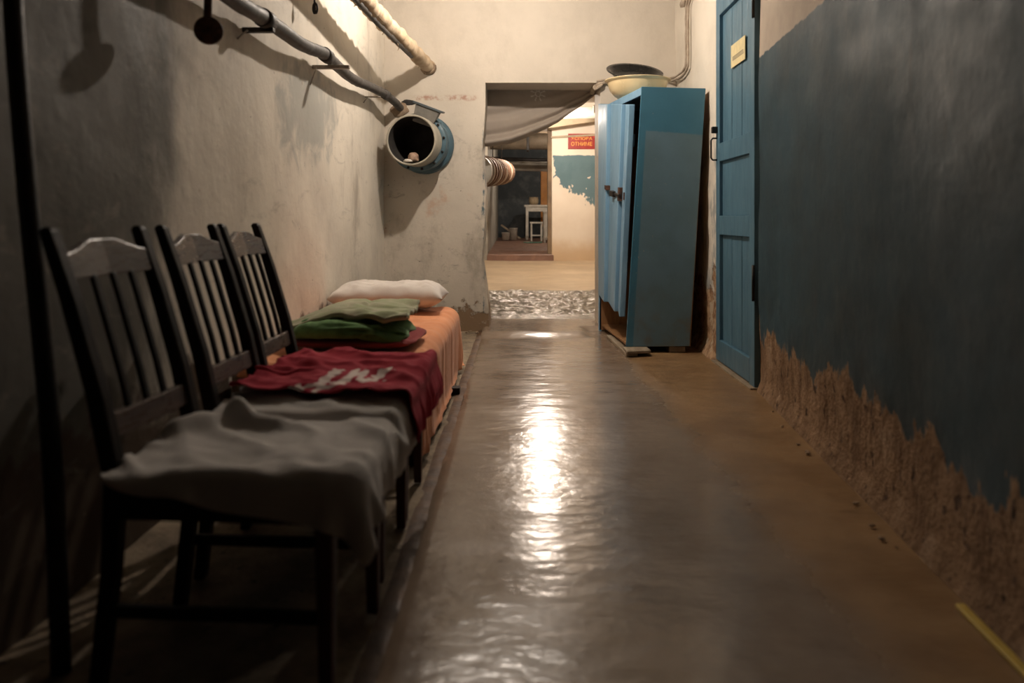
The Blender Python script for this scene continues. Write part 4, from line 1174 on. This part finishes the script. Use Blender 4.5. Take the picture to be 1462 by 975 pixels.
# red cloth with white print over the middle and end chairs
def poly_in(px, py, poly):
    ins = np.zeros(px.shape, bool); n = len(poly); j = n-1
    for i in range(n):
        xi, yi = poly[i]; xj, yj = poly[j]
        c = ((yi > py) != (yj > py)) & (px < (xj-xi)*(py-yi)/(yj-yi+1e-12) + xi)
        ins ^= c; j = i
    return ins
p, ru, rv, RX, RY = sheet(-0.86, -0.225, 2.20, 2.90, 0.54, 0.0125, 0.975, 0.95,
    lambda X, Y: 0.012*np.sin(X*13 + Y*17) + 0.010*np.sin(Y*21 - X*6) + 0.10*np.exp(-(((X+0.85)/0.10)**2 + ((Y-2.75)/0.16)**2)))
pin = np.zeros(p.shape[:2], bool); pin[0, ::5] = True; pin[16, ::10] = True; pin[34, 4:-4:12] = True
p[..., 1] += 0.10*np.sin(p[..., 0]*7 + 1.0)*np.clip((2.5 - p[..., 1])/0.3, 0, 1)*0.6
seats2 = [(-0.87, -0.312, y-0.23, y+0.23, 0.36, 0.480, 0.018) for _, y, *_ in spots]
rp = drape(p, ru, rv, seats2, 150, 12, [(2, 0.01, 1)], pin=pin)
rp = rumple(rp, 0.030, 3.6, 7.0)
cx8 = lambda pts: [(400 + x/4.873, 380 + y/4.873) for x, y in pts]
strokes = [cx8(s) for s in (
    [(370, 720), (445, 722), (320, 822), (225, 838)],
    [(60, 842), (165, 818), (140, 888), (40, 880)],
    [(165, 830), (300, 815), (300, 840), (165, 860)],
    [(520, 722), (565, 722), (470, 815), (380, 838), (300, 875), (270, 862), (400, 806)],
    [(585, 722), (635, 722), (545, 810), (500, 808)],
    [(700, 716), (780, 712), (700, 790), (620, 802)],
    [(250, 850), (290, 835), (235, 895), (205, 890)],
    [(545, 795), (690, 775), (690, 800), (545, 815)])]
ix = 740 + 1100*rp[..., 0]/rp[..., 1]; iy = 311 + 1100*(1 - rp[..., 2])/rp[..., 1]
mk = np.zeros(ix.shape, bool)
for s in strokes: mk |= poly_in(ix, iy, s)
mk &= rp[..., 2] > 0.44
cloth_obj('red_cloth', rp, M['red_print'], 'crimson cloth with white print draped over the chair seats', 'cloth', 0.006, 1, None, mk.astype(float))

# ------------------------------------------------------------------ bed
BX0, BX1, BY0, BY1, BZ = -1.175, -0.405, 3.13, 5.18, 0.385
bed = thing('bed', (-0.81, 4.15, 0.0), 'low narrow bed along the left wall under the orange blanket', 'bed')
box('mattress', BX0, BX1, BY0, BY1, 0.25, BZ, M['mattress'], bed, 0.03)
box('side_rail', BX1-0.04, BX1, BY0, BY1, 0.19, 0.25, M['dark_wood'], bed)
box('side_rail', BX0, BX0+0.04, BY0, BY1, 0.19, 0.25, M['dark_wood'], bed)
for y in (BY0, BY1-0.05): box('end_rail', BX0+0.04, BX1-0.04, y, y+0.05, 0.19, 0.25, M['dark_wood'], bed)
for x in (BX0, BX1-0.05):
    for y in (BY0+0.02, BY1-0.07): box('leg', x, x+0.05, y, y+0.05, -0.012, 0.19, M['dark_wood'], bed)
p, ru, rv, OX, OY = sheet(-1.165, -0.115, 3.09, 5.24, 0.43, 0.022, 0.985, 0.968,
    lambda X, Y: 0.012*np.sin(Y*9 + X*5) + 0.008*np.sin(Y*17 - X*11))
pin = np.zeros(p.shape[:2], bool); pin[0, ::4] = True; pin[10, ::8] = True; pin[20, ::8] = True
op = drape(p, ru, rv, [(BX0-0.1, BX1, BY0, BY1+0.0, 0.2, BZ, 0.05)], 170, 12, [(2, 0.012, 1), (0, XL+0.025, 1)], pin=pin)
op = rumple(op, 0.018, 2.6, 3.0, 0.36)
cloth_obj('orange_blanket', op, M['orange_cloth'], 'orange blanket covering the bed and hanging over its side', 'blanket', 0.008)
o = box('floor_lath', -0.475, -0.335, 4.40, 4.47, -0.008, 0.028, M['dark_wood'], None); tag(o, 'dark short board poking out on the floor under the bed', 'board')

def slab(name, cx, cy, cz, lx, ly, lz, mat, label, cat, seed, amp=0.02, pw=3.0, nu=56, nv=28, twist=0.0, parent=None, sag=0.0):
    """soft rounded bundle"""
    bm = bmesh.new(); rows = []
    for j in range(nv+1):
        ph = -math.pi/2 + math.pi*j/nv
        row = []
        for i in range(nu):
            th = 2*math.pi*i/nu
            sg_ = lambda w, m: math.copysign(abs(w)**m, w)
            e1_, e2_ = 2/pw, 2/pw
            x = sg_(math.cos(ph), 0.55)*sg_(math.cos(th), e2_)
            y = sg_(math.cos(ph), 0.55)*sg_(math.sin(th), e2_)
            z = sg_(math.sin(ph), 0.9)
            q = Vector((x*lx/2, y*ly/2, z*lz/2))
            n_ = fbm((q.x + seed, q.y*1.0, q.z*2.0), 5.0, 4) - 0.9*max(0.0, 1 - 7*abs(fbm((q.x*1.2 + seed, q.y*1.6, q.z*3.2 + q.x*0.8), 3.6, 2)))
            d = Vector((x, y, z)); d = d/max(d.length, 1e-6)
            q += d*amp*n_
            q.z += -sag*(q.x/(lx/2))**2
            c, s = math.cos(twist), math.sin(twist)
            row.append(bm.verts.new((cx + q.x*c - q.y*s, cy + q.x*s + q.y*c, cz + q.z)))
        rows.append(row)
    for a, b_ in zip(rows, rows[1:]):
        for i in range(nu): bm.faces.new((a[i], a[(i+1) % nu], b_[(i+1) % nu], b_[i]))
    bm.faces.new(rows[0]); bm.faces.new(rows[-1])
    o = fin(name, bm, mat, parent, True)
    if label: tag(o, label, cat)
    return o

# pillow: flat cushion with pinched corners
def pillow(u, v, side):
    a, b_ = u*2-1, v*2-1
    ex = (1 - abs(a)**6.0); ey = (1 - abs(b_)**3.4)
    t = max(0, ex*ey)**0.55
    pin = 1 - 0.06*(1 - b_*b_); pin2 = 1 - 0.05*(1 - a*a)
    x = a*0.36*pin; y = b_*0.215*pin2
    h = 0.105*t*(1 if side > 0 else 0.6)
    wr = 0.012*fbm((a*3, b_*3, side), 1.3)*t + 0.008*math.sin(a*14 + b_*5)*t*max(0, -b_)
    return Vector((-0.825 + x, 4.965 + y, 0.484 + (h + wr)*side + 0.012*a*a))
pts_ = []; fc = []
nu, nv = 60, 40
for side in (1, -1):
    base = len(pts_)
    for j in range(nv+1):
        for i in range(nu+1): pts_.append(pillow(i/nu, j/nv, side))
    for j in range(nv):
        for i in range(nu):
            f = (base + j*(nu+1)+i, base + j*(nu+1)+i+1, base + (j+1)*(nu+1)+i+1, base + (j+1)*(nu+1)+i)
            fc.append(f if side > 0 else f[::-1])
pl = raw('pillow', pts_, fc, M['white_cloth'], None, True)
bm = bmesh.new(); bm.from_mesh(pl.data); bmesh.ops.remove_doubles(bm, verts=bm.verts[:], dist=1e-3); bm.to_mesh(pl.data); bm.free()
tag(pl, 'white crumpled pillow at the far end of the bed', 'pillow')

# folded bundle on the near half of the bed: red textile, green roll, pale green fold on top
def folded(name, layers, y0, y1, mat, label, amp=0.010, th=0.010, seed=0.0, n=26):
    """layers: cross-section polyline in (x, z) swept along y"""
    pth = smooth_path([Vector((x, 0, z)) for x, z in layers], 6)
    m = len(pth)
    def fn(u, v):
        k = u*(m-1); i = min(int(k), m-2); q = pth[i].lerp(pth[i+1], k-i)
        y = y0 + v*(y1 - y0)
        nz = fbm((q.x*2 + seed, y*2, q.z*3), 2.2, 4)
        return Vector((q.x + 0.4*amp*fbm((q.x, y*3, seed), 2), y + amp*1.2*fbm((q.x*3 + seed, 3, q.z*9), 2.0)*(1 if v in (0, 1) else 0.6), q.z + amp*nz))
    o = grid(name, fn, m*2, n, mat)
    s = o.modifiers.new('s', 'SOLIDIFY'); s.thickness = th; s.offset = 0
    return o
zb = BZ + 0.022
slab('red_textile', -0.75, 3.62, zb+0.038, 0.60, 0.52, 0.056, M['red_plain'], 'folded red textile at the bottom of the pile on the bed', 'textile', 2.0, 0.012, 5)
gr = [(-0.52, zb+0.085), (-0.70, zb+0.080), (-1.00, zb+0.078), (-1.03, zb+0.095), (-1.0, zb+0.112), (-0.75, zb+0.125), (-0.545, zb+0.125), (-0.505, zb+0.152), (-0.545, zb+0.182), (-0.72, zb+0.186), (-0.92, zb+0.158), (-1.04, zb+0.118)]
slab('green_blanket', -0.775, 3.59, zb+0.105, 0.555, 0.50, 0.110, M['green'], 'rolled dark green blanket in the pile on the bed', 'blanket', 11.0, 0.040, 3.4, sag=0.045)
tpz = zb + 0.176
def topfold(u, v):
    x = -1.06 + u*0.565; y = 3.41 + v*0.50
    a = (x + 0.74)/0.30
    z = tpz - 0.070*max(0, -a)**1.7 - 0.016*max(0, a)**2 + 0.016*fbm((x*3, y*3, 2), 1.8, 4) - 0.016*max(0.0, 1 - 6*abs(fbm((x*2 + 3, y*3.4, 8), 1.7, 2)))
    if v < 0.06: z -= 0.018*(0.06 - v)/0.06
    return Vector((x + 0.01*fbm((0, y*3, 1), 2), y + 0.02*fbm((x*2, 0, 5), 2)*(1-v), z))
o = grid('pale_green_cover', topfold, 50, 40, M['green_pale'])
s = o.modifiers.new('s', 'SOLIDIFY'); s.thickness = 0.022; s.offset = 0
tag(o, 'pale green folded cover on top of the pile on the bed', 'cover')

# ------------------------------------------------------------------ small things on the floor
o = box('yellow_streak', -0.012, 0.012, -0.42, 0.42, 0.0, 0.012, M['streak_yellow'], None); o.location = (1.095, 1.55, 0.004); o.rotation_euler = (0, 0, math.radians(-4.5))  # thin yellow bar for the bright streak along the wall foot
tag(o, 'thin yellow streak lying on the floor along the right wall', 'lath')
rr = random.Random(11)
def crumb(x, y, r, k, label, zb=0.0):
    bm = bmesh.new(); bmesh.ops.create_icosphere(bm, subdivisions=1, radius=1)
    for v in bm.verts: v.co = v.co*r*(1 + 0.35*mnoise.noise(v.co*1.7 + Vector((k, 0, 0)))) ; v.co.z = v.co.z*0.6
    lo = min(v.co.z for v in bm.verts)
    for v in bm.verts: v.co += Vector((x, y, zb - lo))
    o = fin('plaster_crumb', bm, M['rubble'])
    return tag(o, label, 'plaster crumb', 'fallen plaster crumbs')
for k in range(12):
    y = rr.uniform(2.3, 4.4)
    crumb(wr_x(y) - rr.uniform(0.035, 0.085), y, rr.uniform(0.005, 0.012), k, 'small crumb of fallen plaster at the foot of the blue wall')
for k in range(10):
    crumb(rr.uniform(-0.62, -0.36), YB - rr.uniform(0.03, 0.16), rr.uniform(0.010, 0.024), 40 + k, 'lump of fallen plaster at the foot of the back wall', -0.014)
